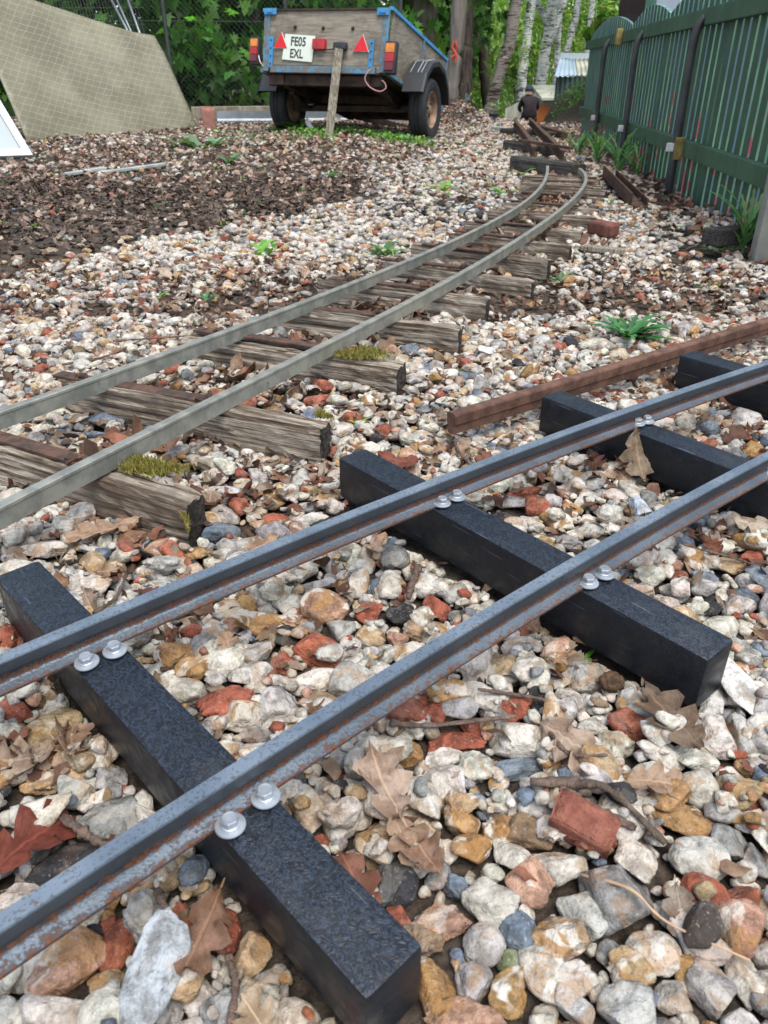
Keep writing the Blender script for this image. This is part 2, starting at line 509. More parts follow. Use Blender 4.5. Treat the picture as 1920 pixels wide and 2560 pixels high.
for e in (s1, s2, s3, s4):
    a, b = e
    d = (b - a)[:2] / np.linalg.norm((b - a)[:2]); n = np.array([d[1], -d[0]]) * w1 / 2
    blocks.append(np.array([a[:2] + n, b[:2] + n, b[:2] - n, a[:2] - n]))
    # local frame along the sleeper so the moulded texture follows it
    o = MB().box((0, 0, 0), (w1, float(np.linalg.norm(b - a)), SH), bev=.0045).build('sleeper', MAT['plastic'], new_track, smooth=True, angle=50)
    o.location = Vector((*((a + b) / 2)[:2], ZS - SH / 2)) - new_track.location
    o.rotation_euler = (0, 0, math.atan2(d[1], d[0]) - math.pi / 2)

A_far = [(-330, 1768), (0, 1636), (241, 1534), (500, 1431), (900, 1267), (1069, 1198), (1300, 1114), (1640, 992), (1920, 900), (2300, 785), (2700, 680)]
B_far = [(-300, 2480), (0, 2275), (480, 1969), (607, 1891), (960, 1669), (1244, 1500), (1458, 1378), (1920, 1130), (2300, 945), (2700, 790)]
HW = .0062
PROF = [(-12.5, 0), (12.5, 0), (12.5, 2.2), (5, 4.8), (3.2, 6.5), (2.8, 8.5), (2.8, 13), (5.6, 15), (6.2, 16.5), (6.2, 25), (5.2, 27),
        (-5.2, 27), (-6.2, 25), (-6.2, 16.5), (-5.6, 15), (-2.8, 13), (-2.8, 8.5), (-3.2, 6.5), (-5, 4.8), (-12.5, 2.2)]
RUSTP = [.85, .85, .85, .36, .80, .95, .70, .30, .25, .20, .35, .35, .2, .25, .3, .8, .95, .75, .50, .8]
def new_rail(pix, lab):
    far = np.array([at(x, y, ZS + RH) for x, y in pix])
    # smooth with a cubic in x: y(x)
    cf = np.polyfit(far[:, 0], far[:, 1], 3)
    xs = np.linspace(far[0, 0], far[-1, 0], 90)
    ys = np.polyval(cf, xs); dy = np.polyval(np.polyder(cf), xs)
    nn = np.hypot(1, dy); cx = xs + dy / nn * HW; cy = ys - HW / nn
    P = [(a, b, ZS + .0005) for a, b in zip(cx, cy)]
    mb = MB().sweep(P, [(a / 1000, b / 1000) for a, b in PROF])
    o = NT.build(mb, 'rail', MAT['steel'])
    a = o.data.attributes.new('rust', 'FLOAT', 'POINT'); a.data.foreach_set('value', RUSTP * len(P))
    a = o.data.attributes.new('top_light', 'FLOAT', 'POINT'); a.data.foreach_set('value', [0, 0, .35, .6, .25, .1, .05, .05, .05, .12, 1, 1, .12, .05, .05, .05, .1, .25, .6, .35] * len(P))  # painted shading per profile point: high on the head, low on the sides
    low.append((np.array(P)[:, :2], .016, ZS - .004))
    return o
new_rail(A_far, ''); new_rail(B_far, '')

def hexbolt(px, zt=ZS + .0035):
    p = at(*px, zt)
    t = Matrix.Rotation(R_.uniform(-.05, .05), 3, 'X') @ Matrix.Rotation(R_.uniform(0, 1), 3, 'Z')
    mb = MB().lathe([(.0066, .001), (.0066, .0020), (.0058, .0025)], 24, p, t)
    prof = [(.0060, .0020), (.0060, .0062), (.0052, .0072)]
    mb.lathe(prof[:3], 6, p, t); mb.lathe([(.0050, .0070), (.0047, .0075), (.0034, .0073)], 20, p, t)
    o = NT.build(mb, 'bolt', MAT['zinc'])
    wsh = NT.build(MB().lathe([(.0101, -.001), (.0103, 0), (.0099, .0008), (.0055, .0015)], 36, p, t), 'washer', MAT['zinc'], o, smooth=True, angle=35)
for q in [(287, 1626), (217, 1655), (664, 1991), (576, 2063), (1142, 1242), (1105, 1258), (1510, 1435), (1470, 1456), (1617, 1052), (1594, 1058),
          (1919, 1180), (1952, 1162), (1925, 938)]:
    hexbolt(q)
# spare screw hole beside the near bolts
ph = at(627, 2030, ZS + .0003)
NT.build(MB().lathe([(.0026, 0), (.0026, .0002)], 16, ph), 'screw_hole', plain('hole_dark', (.003, .003, .003), 1))

# old curving track
ZO = .042; OH = .026
old_track = empty('old_track', tuple(at(800, 800)), 0, 'curving old track of dull galvanised bar rails on weathered timber sleepers', 'railway track')
OT = Local(old_track)
OL = [(-260, 1110), (0, 1020), (178, 957), (341, 899), (625, 806), (810, 734), (900, 687), (1054, 632), (1207, 564), (1293, 512), (1343, 472), (1364, 435), (1366, 414)]
ORr = [(-260, 1395), (0, 1252), (151, 1170), (301, 1090), (500, 1004), (613, 955), (787, 880), (900, 810), (1054, 724), (1207, 644), (1330, 571), (1416, 509), (1456, 460), (1460, 436), (1446, 420)]
for pix in (OL, ORr):
    W = np.array([at(x, y, ZO + OH) for x, y in pix])
    tt = np.concatenate([[0], np.cumsum(np.linalg.norm(np.diff(W[:, :2], axis=0), axis=1))]); tn = np.linspace(0, tt[-1], 130)
    C = np.stack([np.polyval(np.polyfit(tt, W[:, k], 5), tn) for k in (0, 1)] + [np.full(130, ZO)], 1)
    d = np.gradient(C, axis=0); d /= np.linalg.norm(d, axis=1)[:, None]
    C[:, 0] += d[:, 1] * .006; C[:, 1] -= d[:, 0] * .006
    prof = [(-.006, 0), (.006, 0), (.006, OH - .006), (.0072, OH - .0045), (.0072, OH - .001), (.0062, OH), (-.006, OH), (-.0068, OH - .001), (-.0068, OH - .005), (-.006, OH - .006)]
    OT.build(MB().sweep([tuple(q) for q in C], prof), 'rail', MAT['galv'])
    low.append((C[:, :2], .012, ZO - .006))

def timber(e0, e1, w, zt, h, seed, root, LC, mat='weathered_sleeper', rough=.0035, name='sleeper'):
    """weathered sleeper: an uneven grooved baulk between two top end points"""
    r = np.random.RandomState(seed); a, b = np.array(e0)[:2], np.array(e1)[:2]; Ln = np.linalg.norm(b - a)
    per = []
    nw, nh = 12, 8
    for i in range(nw): per.append((-w / 2 + w * i / nw, 0))
    for i in range(nh): per.append((w / 2, -h * i / nh))
    for i in range(nw): per.append((w / 2 - w * i / nw, -h))
    for i in range(nh): per.append((-w / 2, -h + h * i / nh))
    per = np.array(per); c = np.array([0, -h / 2]); n = len(per)
    nrm = per - c; nrm = nrm / np.linalg.norm(nrm, axis=1)[:, None]
    corner = np.zeros(n); corner[[0, nw]] = .006; corner[[nw + nh, 2 * nw + nh]] = .004
    gro = r.randn(n) * rough * .8; gro = gro - np.maximum(0, r.rand(n) - .85) * .028
    ns = 22; V = []
    for j in range(ns):
        t = j / (ns - 1); e = min(t, 1 - t) * Ln
        off = gro * (.7 + .6 * np.sin(t * 5 + r.rand(n))) + r.randn(n) * rough * .35 - corner - .003 * math.exp(-e / .006)
        q = per + nrm * off[:, None]
        yy = (t - .5) * Ln + (r.randn(n) * .0009 if j in (0, ns - 1) else 0)
        V.append(np.stack([q[:, 0], np.full(n, 0) + yy, q[:, 1]], 1))
    V = np.concatenate(V); F = []
    for j in range(ns - 1):
        for k in range(n): F.append([j * n + k, j * n + (k + 1) % n, (j + 1) * n + (k + 1) % n, (j + 1) * n + k])
    mb = MB(); mb.add(V, F); mb.mat(1)
    mb.add([(0, -Ln / 2, -h / 2), (0, Ln / 2, -h / 2)], [])
    for s, base, cc in ((0, 0, len(V)), (1, (ns - 1) * n, len(V) + 1)):
        for k in range(n):
            mb.f.append([base + k, base + (k + 1) % n, cc]); mb.mi.append(1)
    o = mb.build(name, [MAT[mat], MAT['end_grain']], root)
    m2 = (a + b) / 2; d = (b - a) / Ln
    o.location = Vector((m2[0], m2[1], zt)) - root.location
    o.rotation_euler = (0, r.uniform(-.03, .03), math.atan2(d[1], d[0]) - math.pi / 2)
    nn = np.array([d[1], -d[0]]) * w / 2
    blocks.append(np.array([a + nn, b + nn, b - nn, a - nn]))
    return o

WS = [((-110, 1075), (485, 1247), .042), ((172, 950), (812, 1065), .042), ((466, 832), (1004, 908), .048), ((677, 768), (1152, 822), .047), ((801, 698), (1220, 748), .047),
      ((960, 655), (1334, 698), .045), ((1032, 610), (1374, 652), .042), ((1125, 582), (1428, 612), .042), ((1164, 555), (1456, 577), .042), ((1223, 528), (1490, 546), .042),
      ((1257, 505), (1498, 522), .042), ((1290, 482), (1510, 497), .042), ((1300, 464), (1516, 478), .042), ((1304, 452), (1506, 462), .042), ((1306, 440), (1500, 448), .042)]
def rail_cross(P0, P1, pix):
    Wp = [at(x, y, ZO) for x, y in pix]
    C = np.array(smooth_curve([(q[0], q[1], 0) for q in Wp], 200))[:, :2]
    d = P1 - P0; n = np.array([-d[1], d[0]]); s = (C - P0) @ n
    i = int(np.argmin(np.abs(s))); return C[i]
for i, (l, r, w) in enumerate(WS):
    a, b = at(*l, ZO - .004), at(*r, ZO - .004)
    w = w * (.95 if i < 3 else .66)
    timber(a, b, w, ZO - .004 + .004 * math.sin(i * 2.3), .075, 20 + i, old_track, OT)
    # rusty tie bar that carries both rails
    d = (b - a)[:2] / np.linalg.norm((b - a)[:2])
    cl = rail_cross(a[:2], b[:2], OL); cr = rail_cross(a[:2], b[:2], ORr)
    pa, pb = cl - d * .05, cr + d * .055
    side = np.array([d[1], -d[0]]) * (-.006)
    t = .005
    mb = MB().bar((*(pa + side), ZO + .0015), (*(pb + side), ZO + .0015), .024, t, bev=.001)
    tb = OT.build(mb, 'tie_bar', MAT['rusty_bar'])
    for q in (pa + d * .02, pb - d * .02, cl + d * .03):
        qq = (q[0] + side[0], q[1] + side[1], ZO + .003)
        if i < 6: OT.build(MB().lathe([(.005, 0), (.005, .002), (.003, .003)], 10, qq), 'screw_head', MAT['rusty_bar'], tb)
    # weld blobs
    if i < 8:
        for q in (cl, cr):
            mb = MB()
            for _ in range(7):
                mb.tube([(q[0] + side[0] + R_.uniform(-.008, .014), q[1] + side[1] + R_.uniform(-.012, .002), ZO + .002),
                         (q[0] + side[0] + R_.uniform(-.008, .014), q[1] + side[1] + R_.uniform(-.012, .002), ZO + .010)], R_.uniform(.0025, .005), 6)
            OT.build(mb, 'weld', MAT['rusty_bar'], tb)

# far rusty track of angle iron
far_track = empty('rusty_track', tuple(at(1340, 360)), 0, 'raised rusty angle iron track on dark timbers running to the crest', 'railway track')
FT = Local(far_track)
ANG = [(-.018, 0), (.018, 0), (.018, .006), (.004, .008), (.004, .040), (.014, .042), (.014, .05), (-.014, .05), (-.014, .042), (-.004, .040), (-.004, .008), (-.018, .006)]
for pix in ([(1334, 392), (1322, 366), (1305, 340), (1292, 322), (1286, 311)], [(1408, 402), (1375, 366), (1350, 340), (1335, 322), (1323, 310)]):
    C = smooth_curve([at(x, y, .07) - np.array([0, 0, .0]) for x, y in pix], 24)
    FT.build(MB().sweep(C, ANG), 'rail', MAT['rusty_dark'])
for (l, r, w, zt) in [((1291, 388), (1450, 410), .09, .07), ((1271, 350), (1400, 366), .09, .065), ((1259, 320), (1400, 330), .09, .06)]:
    timber(at(*l, zt), at(*r, zt), w, zt, .09, 77 + int(w * 1000) + l[0], far_track, FT, 'dark_timber', .002)
FT.build(MB().bar(at(1300, 351, .125), at(1430, 371, .125), .02, .014), 'tie_bar', MAT['rusty_dark'])

def rail_piece(name, a, b, prof, mat, label, group=None):
    a, b = np.array(a), np.array(b)
    o = empty(name, tuple(a), 0, label, 'rail', group); LC = Local(o)
    n = 20
    pts = [tuple(a + (b - a) * t + np.array([0, 0, .0])) for t in np.linspace(0, 1, n)]
    LC.build(MB().sweep(pts, prof), 'bar', MAT[mat])
    low.append((np.array(pts)[:, :2], .02, min(a[2], b[2]) - .01))
    return o
RP = [(a_ * .72, b_ * .72 + .013) for a_, b_ in [(-.009, 0), (.009, 0), (.010, .018), (.013, .022), (.0135, .042), (.0115, .0455), (.006, .047), (-.006, .047), (-.0115, .0455), (-.0135, .042), (-.013, .022), (-.010, .018)]]
a = at(1128, 1033, .036); b = at(1920, 797, .036); b = a + (b - a) * 1.25
rail_piece('loose_rail', a - [0, 0, .046], b - [0, 0, .046], RP, 'rusty_rail', 'brown rusty rail lying loose in the ballast between the two tracks')
a = at(1525, 424, .05); b = at(1600, 497, .045)
VP = [(-.035, 0), (-.03, -.004), (.03, -.004), (.035, 0), (.035, .05), (.029, .05), (.029, .003), (-.029, .003), (-.029, .03), (-.035, .03)]
rail_piece('loose_rail', a - [0, 0, .03], b - [0, 0, .03], VP, 'rusty_dark', 'short rusty channel iron lying beside the green fence')

# ------------------------------------------------------------------ ballast laid stone by stone on a height field
RES = .005; GX0, GX1, GY0, GY1 = -4.0, 4.2, .12, 9.8
NX, NY = int((GX1 - GX0) / RES), int((GY1 - GY0) / RES)
gx = GX0 + (np.arange(NX) + .5) * RES; gy = GY0 + (np.arange(NY) + .5) * RES
GXX, GYY = np.meshgrid(gx, gy)
LIT = litter_amount(GXX, GYY).astype(np.float32)
H = (gz(GXX, GYY) - .022 * (1 - LIT) - .004 * LIT).astype(np.float32)
for (l_, r_, w_) in WS[2:]:
    q_ = (at(*l_, .03) + at(*r_, .03)) / 2
    s_ = (slice(max(0, int((q_[1] - .6 - GY0) / RES)), int((q_[1] + .6 - GY0) / RES)), slice(max(0, int((q_[0] - .6 - GX0) / RES)), int((q_[0] + .6 - GX0) / RES)))
    H[s_] = np.maximum(H[s_], -.022 + .014 * np.exp(-(((GXX[s_] - q_[0]) ** 2 + (GYY[s_] - q_[1]) ** 2) / .30 ** 2) ** 1.5))
CEIL = np.full(H.shape, 9.0, np.float32)
HERO = np.zeros(H.shape, bool)
BLOCK = np.zeros(H.shape, bool)
def cell(x, y): return int((x - GX0) / RES), int((y - GY0) / RES)
def win(x0, x1, y0, y1):
    i0, j0 = cell(x0, y0); i1, j1 = cell(x1, y1)
    return slice(max(j0, 0), max(min(j1 + 1, NY), 0)), slice(max(i0, 0), max(min(i1 + 1, NX), 0))
for q in blocks:
    s = win(q[:, 0].min(), q[:, 0].max(), q[:, 1].min(), q[:, 1].max())
    X, Y = GXX[s], GYY[s]
    if X.size == 0: continue
    ins = np.ones(X.shape, bool)
    for k in range(4):
        a, b = q[k], q[(k + 1) % 4]
        ins &= ((b[0] - a[0]) * (Y - a[1]) - (b[1] - a[1]) * (X - a[0])) >= 0 if np.cross(q[1] - q[0], q[2] - q[1]) > 0 else ((b[0] - a[0]) * (Y - a[1]) - (b[1] - a[1]) * (X - a[0])) <= 0
    BLOCK[s] |= ins
for pts, hw, zc in low:
    seg = np.concatenate([np.linspace(pts[i], pts[i + 1], max(2, int(np.linalg.norm(pts[i + 1] - pts[i]) / .006))) for i in range(len(pts) - 1)])
    for (x, y) in seg:
        s = win(x - hw, x + hw, y - hw, y + hw)
        if CEIL[s].size: CEIL[s] = np.minimum(CEIL[s], zc)

def ico(sub):
    bm = bmesh.new(); bmesh.ops.create_icosphere(bm, subdivisions=sub, radius=1)
    bm.verts.ensure_lookup_table(); V = np.array([v.co[:] for v in bm.verts]); F = np.array([[v.index for v in f.verts] for f in bm.faces]); bm.free()
    return V / np.linalg.norm(V, axis=1)[:, None], F
def stone_shape(r, V, kind):
    rad = np.full(len(V), 1.0)
    if kind == 0: npl, lo, hi, p, am = r.randint(7, 11), .42, .74, 60, .022      # broken flint
    elif kind == 1: npl, lo, hi, p, am = r.randint(3, 6), .7, .95, 12, .03     # worn pebble
    else: npl, lo, hi, p, am = r.randint(5, 9), .55, .9, 16, .11               # knobbly lump
    acc = rad ** -p
    for _ in range(npl):
        n = r.randn(3); n /= np.linalg.norm(n); o = r.uniform(lo, hi); t = V @ n
        acc = acc + np.where(t > .02, (o / np.maximum(t, .02)) ** -p, 0)
    rad = acc ** (-1 / p)
    for f, a in ((2.2, am), (4.5, am * .8), (9, am * .6), (17, am * .45)):
        for _ in range(3):
            rad = rad + a * .6 * np.sin(V @ (r.randn(3) * f) + r.rand() * 6.28)
    W = V * np.maximum(rad, .3)[:, None]
    W = W - (W.max(0) + W.min(0)) / 2
    return W / (np.abs(W).max(0))
LOD = {}
for sub, num in ((4, 36), (3, 30), (2, 24), (1, 16)):
    V, F = ico(sub); r = np.random.RandomState(sub)
    LOD[sub] = ([stone_shape(r, V, (0, 0, 2, 0, 1, 0)[i % 6]) for i in range(num)], F)

PAL = dict(W=(.58, .55, .48), V=(.46, .445, .415), G=(.27, .27, .265), K=(.035, .035, .038), T=(.44, .32, .19), O=(.38, .23, .10), R=(.33, .10, .058), P=(.45, .27, .19), B=(.16, .20, .25), N=(.22, .15, .09), E=(.2, .24, .12))
def pal(k, r):
    c = np.array(PAL[k]) * r.uniform(.82, 1.15) * (1 + .02 * r.randn(3)); al = {'W': .55, 'V': .5, 'T': .9, 'O': .95, 'P': .85, 'G': .3}.get(k, .12)
    return (*np.clip(c, .01, .8), al * r.uniform(.4, 1.1))
KEYS = list('WVGTORPBKN'); PRB = np.array([.46, .22, .08, .09, .04, .055, .03, .025, .02, .015]); PRB = PRB / PRB.sum()

stones = []   # (pos, R(3x3), half axes, rgba, hero key or '')
def rotm(yaw, tx, ty):
    return np.array(Matrix.Rotation(yaw, 3, 'Z') @ Matrix.Rotation(tx, 3, 'X') @ Matrix.Rotation(ty, 3, 'Y'))
def deposit(x, y, ha, r, hero=False, embed=.5):
    rr = .5 * (ha[0] + ha[1]) * .92
    s = win(x - rr, x + rr, y - rr, y + rr); h = H[s]
    if h.size == 0: return None
    q = ((GXX[s] - x) ** 2 + (GYY[s] - y) ** 2) / rr ** 2; m = q < 1
    if not m.any(): return None
    base = float(h[m].mean()); zc = base + ha[2] * embed
    top = zc + ha[2] * np.sqrt(np.clip(1 - q, 0, 1))
    return s, m, base, zc, top
def commit(d, hero):
    s, m, base, zc, top = d
    H[s] = np.where(m, np.maximum(H[s], top), H[s])
    if hero: HERO[s] |= m

def zoomlist(ox, oy, rows): return [(ox + a / 1.728, oy + b / 1.728, c / 1.728, d / 1.728, k) for a, b, c, d, k in rows]
HER = zoomlist(960, 1960, [(345, 85, 140, 150, 'O'), (380, 205, 165, 150, 'O'), (510, 115, 150, 165, 'O'), (640, 130, 185, 150, 'N'), (560, 235, 150, 185, 'W'), (645, 360, 200, 210, 'P'), (770, 285, 230, 150, 'W'),
 (480, 460, 230, 200, 'W'), (235, 300, 100, 150, 'G'), (312, 355, 95, 130, 'B'), (60, 350, 170, 220, 'K'), (250, 520, 250, 165, 'P'), (592, 555, 150, 160, 'B'), (440, 612, 170, 200, 'V'), (770, 585, 220, 190, 'T'),
 (890, 490, 205, 190, 'V'), (1035, 410, 290, 250, 'G'), (1110, 260, 190, 250, 'W'), (1385, 240, 240, 180, 'V'), (1520, 165, 170, 150, 'G'), (1310, 70, 290, 165, 'O'), (1590, 420, 155, 130, 'R'), (1560, 555, 220, 230, 'P'),
 (1185, 645, 220, 180, 'W'), (1085, 720, 190, 170, 'T'), (1350, 728, 120, 150, 'O'), (1270, 830, 140, 150, 'W'), (715, 740, 190, 270, 'W'), (850, 770, 170, 140, 'V'), (835, 885, 150, 180, 'V'), (390, 780, 150, 170, 'V'),
 (545, 830, 200, 170, 'O'), (560, 680, 115, 100, 'E'), (230, 790, 150, 270, 'O'), (360, 960, 350, 190, 'P'), (165, 615, 190, 140, 'N'), (1070, 930, 230, 250, 'V'), (1445, 800, 190, 230, 'V'), (1610, 770, 140, 200, 'W'),
 (1590, 980, 150, 160, 'V'), (1165, 830, 80, 90, 'B'), (1465, 1000, 110, 120, 'T'), (1640, 250, 95, 150, 'G'), (850, 1010, 190, 100, 'N'), (60, 480, 90, 130, 'R'), (1225, 980, 130, 90, 'G')])
HER += zoomlist(0, 1960, [(460, 80, 265, 175, 'G'), (290, 290, 340, 200, 'K'), (90, 430, 230, 150, 'W'), (480, 610, 140, 225, 'R'), (280, 720, 270, 270, 'P'), (610, 510, 190, 200, 'V'), (960, 550, 120, 190, 'R'),
 (1075, 650, 160, 170, 'T'), (850, 850, 170, 160, 'W'), (1010, 860, 120, 150, 'W'), (200, 950, 330, 200, 'W'), (660, 990, 290, 120, 'W'), (440, 790, 170, 130, 'T'), (1500, 285, 170, 140, 'V'), (1365, 165, 95, 75, 'R'),
 (1640, 380, 110, 170, 'K'), (1340, 85, 115, 105, 'W'), (630, 130, 130, 120, 'T'), (150, 440, 90, 60, 'O'), (60, 130, 90, 60, 'V'), (700, 900, 140, 140, 'G'), (740, 440, 70, 110, 'P'), (30, 60, 100, 110, 'V')])
HER += zoomlist(0, 1400, [(370, 75, 150, 205, 'W'), (565, 100, 140, 105, 'W'), (880, 300, 130, 130, 'G'), (740, 350, 165, 130, 'O'), (1110, 200, 245, 140, 'O'), (1270, 195, 110, 130, 'P'), (1290, 150, 80, 125, 'R'),
 (1400, 150, 190, 165, 'P'), (1470, 230, 120, 115, 'V'), (1380, 315, 205, 150, 'R'), (1590, 270, 130, 140, 'T'), (1100, 325, 150, 110, 'V'), (1080, 435, 180, 130, 'V'), (1225, 385, 110, 130, 'R'), (1420, 360, 115, 85, 'V'),
 (1360, 450, 220, 115, 'W'), (1530, 470, 205, 175, 'V'), (1410, 540, 150, 110, 'T'), (1205, 560, 175, 160, 'V'), (970, 560, 250, 165, 'R'), (1040, 620, 170, 130, 'T'), (780, 510, 195, 130, 'W'), (1110, 740, 215, 105, 'W'),
 (1090, 690, 140, 80, 'G'), (210, 670, 220, 200, 'T'), (180, 880, 210, 120, 'T'), (1590, 160, 105, 105, 'R'), (1640, 410, 125, 105, 'W'), (460, 870, 130, 130, 'G'), (660, 420, 110, 110, 'V'), (600, 350, 90, 60, 'T'), (1360, 40, 170, 75, 'V'), (1620, 50, 100, 90, 'B')])
HER += zoomlist(960, 1400, [(230, 135, 110, 145, 'R'), (75, 165, 120, 140, 'K'), (140, 240, 95, 110, 'T'), (225, 240, 90, 95, 'T'), (120, 350, 180, 130, 'T'), (300, 245, 90, 80, 'W'), (465, 155, 115, 85, 'W'), (505, 420, 215, 160, 'T'),
 (375, 480, 110, 125, 'W'), (315, 705, 255, 110, 'R'), (590, 570, 175, 120, 'R'), (590, 705, 255, 150, 'W'), (590, 815, 245, 90, 'B'), (265, 790, 180, 105, 'W'), (260, 910, 185, 180, 'W'), (405, 820, 145, 145, 'W'), (340, 1000, 145, 110, 'T'),
 (90, 740, 145, 120, 'O'), (810, 535, 135, 125, 'W'), (890, 430, 190, 150, 'V'), (1085, 655, 175, 155, 'R'), (920, 650, 135, 100, 'W'), (1020, 740, 150, 140, 'W'), (1435, 690, 205, 205, 'W'), (1235, 620, 115, 135, 'V'), (1475, 240, 185, 165, 'W'),
 (1310, 200, 130, 155, 'T'), (1360, 160, 120, 90, 'W'), (1180, 870, 170, 165, 'W'), (1380, 920, 175, 165, 'W'), (1530, 880, 115, 135, 'W'), (1350, 780, 190, 130, 'W'), (1600, 840, 115, 125, 'O'), (1500, 585, 105, 65, 'G'), (1275, 75, 105, 105, 'W'),
 (1100, 110, 155, 95, 'W'), (710, 460, 55, 90, 'O'), (765, 450, 85, 80, 'W'), (1240, 975, 185, 130, 'O'), (1580, 100, 125, 110, 'B'), (1400, 60, 110, 90, 'V'), (1640, 180, 90, 100, 'T'), (640, 290, 130, 90, 'V'), (310, 165, 60, 60, 'G'), (370, 155, 70, 60, 'B'), (60, 270, 90, 90, 'P')])
def z7(rows): return [(a / 1.728, 900 + b / 1.728, c / 1.728, d / 1.728, k) for a, b, c, d, k in rows]
HER += z7([(450, 225, 150, 95, 'B'), (350, 215, 80, 55, 'W'), (640, 240, 90, 50, 'W'), (265, 315, 130, 65, 'B'), (395, 315, 85, 65, 'T'), (410, 270, 100, 45, 'B'), (490, 325, 75, 70, 'W'), (570, 270, 90, 50, 'V'), (180, 260, 110, 80, 'W'), (310, 265, 80, 40, 'G'),
 (385, 370, 110, 50, 'T'), (280, 358, 100, 40, 'W'), (75, 160, 90, 40, 'G'), (100, 25, 110, 60, 'W'), (950, 690, 150, 95, 'B'), (1085, 765, 150, 130, 'V'), (1180, 695, 140, 115, 'G'), (1185, 620, 125, 70, 'R'), (1120, 490, 105, 70, 'V'), (1230, 495, 80, 60, 'G'),
 (960, 530, 160, 90, 'V'), (1370, 150, 110, 75, 'R'), (1520, 225, 90, 90, 'R'), (1320, 570, 130, 60, 'V'), (1300, 690, 110, 55, 'R'), (1340, 620, 140, 60, 'W'), (160, 760, 230, 110, 'W'), (515, 720, 110, 100, 'W'), (480, 830, 100, 130, 'T'), (760, 820, 100, 80, 'W'),
 (1590, 270, 70, 90, 'W'), (1430, 520, 80, 90, 'T'), (1460, 640, 120, 60, 'P'), (1110, 590, 70, 60, 'T'), (920, 770, 80, 50, 'O')])
def z8(rows): return [(960 + a / 1.728, 800 + b / 1.728, c / 1.728, d / 1.728, k) for a, b, c, d, k in rows]
HER += z8([(355, 200, 130, 55, 'B'), (195, 340, 100, 45, 'B'), (300, 320, 150, 65, 'V'), (930, 255, 85, 75, 'R'), (1020, 115, 85, 50, 'T'), (1385, 375, 95, 60, 'W'), (1485, 505, 85, 50, 'W'), (1300, 450, 80, 60, 'V'), (1600, 485, 130, 45, 'W'), (830, 625, 130, 75, 'P'),
 (890, 720, 130, 110, 'W'), (1000, 710, 115, 100, 'W'), (1095, 780, 130, 95, 'N'), (560, 730, 160, 75, 'V'), (600, 690, 170, 60, 'R'), (820, 755, 90, 70, 'T'), (510, 790, 100, 70, 'K'), (610, 810, 90, 75, 'V'), (790, 810, 75, 60, 'R'), (695, 890, 125, 75, 'T'), (890, 850, 130, 75, 'V'),
 (990, 835, 120, 85, 'W'), (810, 900, 120, 85, 'G'), (930, 930, 100, 85, 'V'), (805, 965, 115, 80, 'W'), (1010, 890, 75, 45, 'R'), (740, 670, 100, 50, 'V'), (700, 945, 80, 50, 'W'), (210, 590, 95, 55, 'W'), (290, 540, 70, 60, 'T'), (240, 510, 90, 60, 'W'), (360, 480, 90, 45, 'W'), (460, 460, 60, 35, 'B'),
 (1600, 960, 110, 70, 'R'), (1170, 1050, 160, 110, 'W'), (1400, 1045, 110, 95, 'B'), (1500, 1000, 130, 110, 'T'), (1290, 1120, 110, 110, 'W'), (1590, 1060, 90, 90, 'V'), (1100, 1125, 150, 90, 'W'), (130, 960, 80, 60, 'V'), (200, 995, 75, 65, 'W'), (410, 1175, 100, 60, 'W'), (1280, 960, 120, 60, 'W'), (1540, 85, 60, 40, 'W')])
rs = np.random.RandomState(3)
for (px, py, w, h, k) in HER:
    p = at(px, py, .006); D = depth(p); w, h = w * .5 * D / FPX, h * .5 * D / FPX
    yaw = rs.uniform(-.35, .35); a, b = max(w, h) * 1.12, min(w, h) * 1.14
    if h > w: yaw += math.pi / 2
    ha = np.array([a, b, min(b * rs.uniform(.62, .85), .022)])
    d = deposit(p[0], p[1], ha, rs, True, .62)
    if d is None: continue
    i, j = cell(p[0], p[1])
    if 0 <= j < NY and 0 <= i < NX and BLOCK[j, i]: continue
    zc = min(d[3], float(CEIL[d[0]].min()) - ha[2] * .8)
    d = (d[0], d[1], d[2], zc, zc + (d[4] - d[3]))
    commit(d, True)
    stones.append((np.array([p[0], p[1], zc]), rotm(yaw, rs.uniform(-.22, .22), rs.uniform(-.22, .22)), ha, pal(k, rs), k))
N_HERO = len(stones)

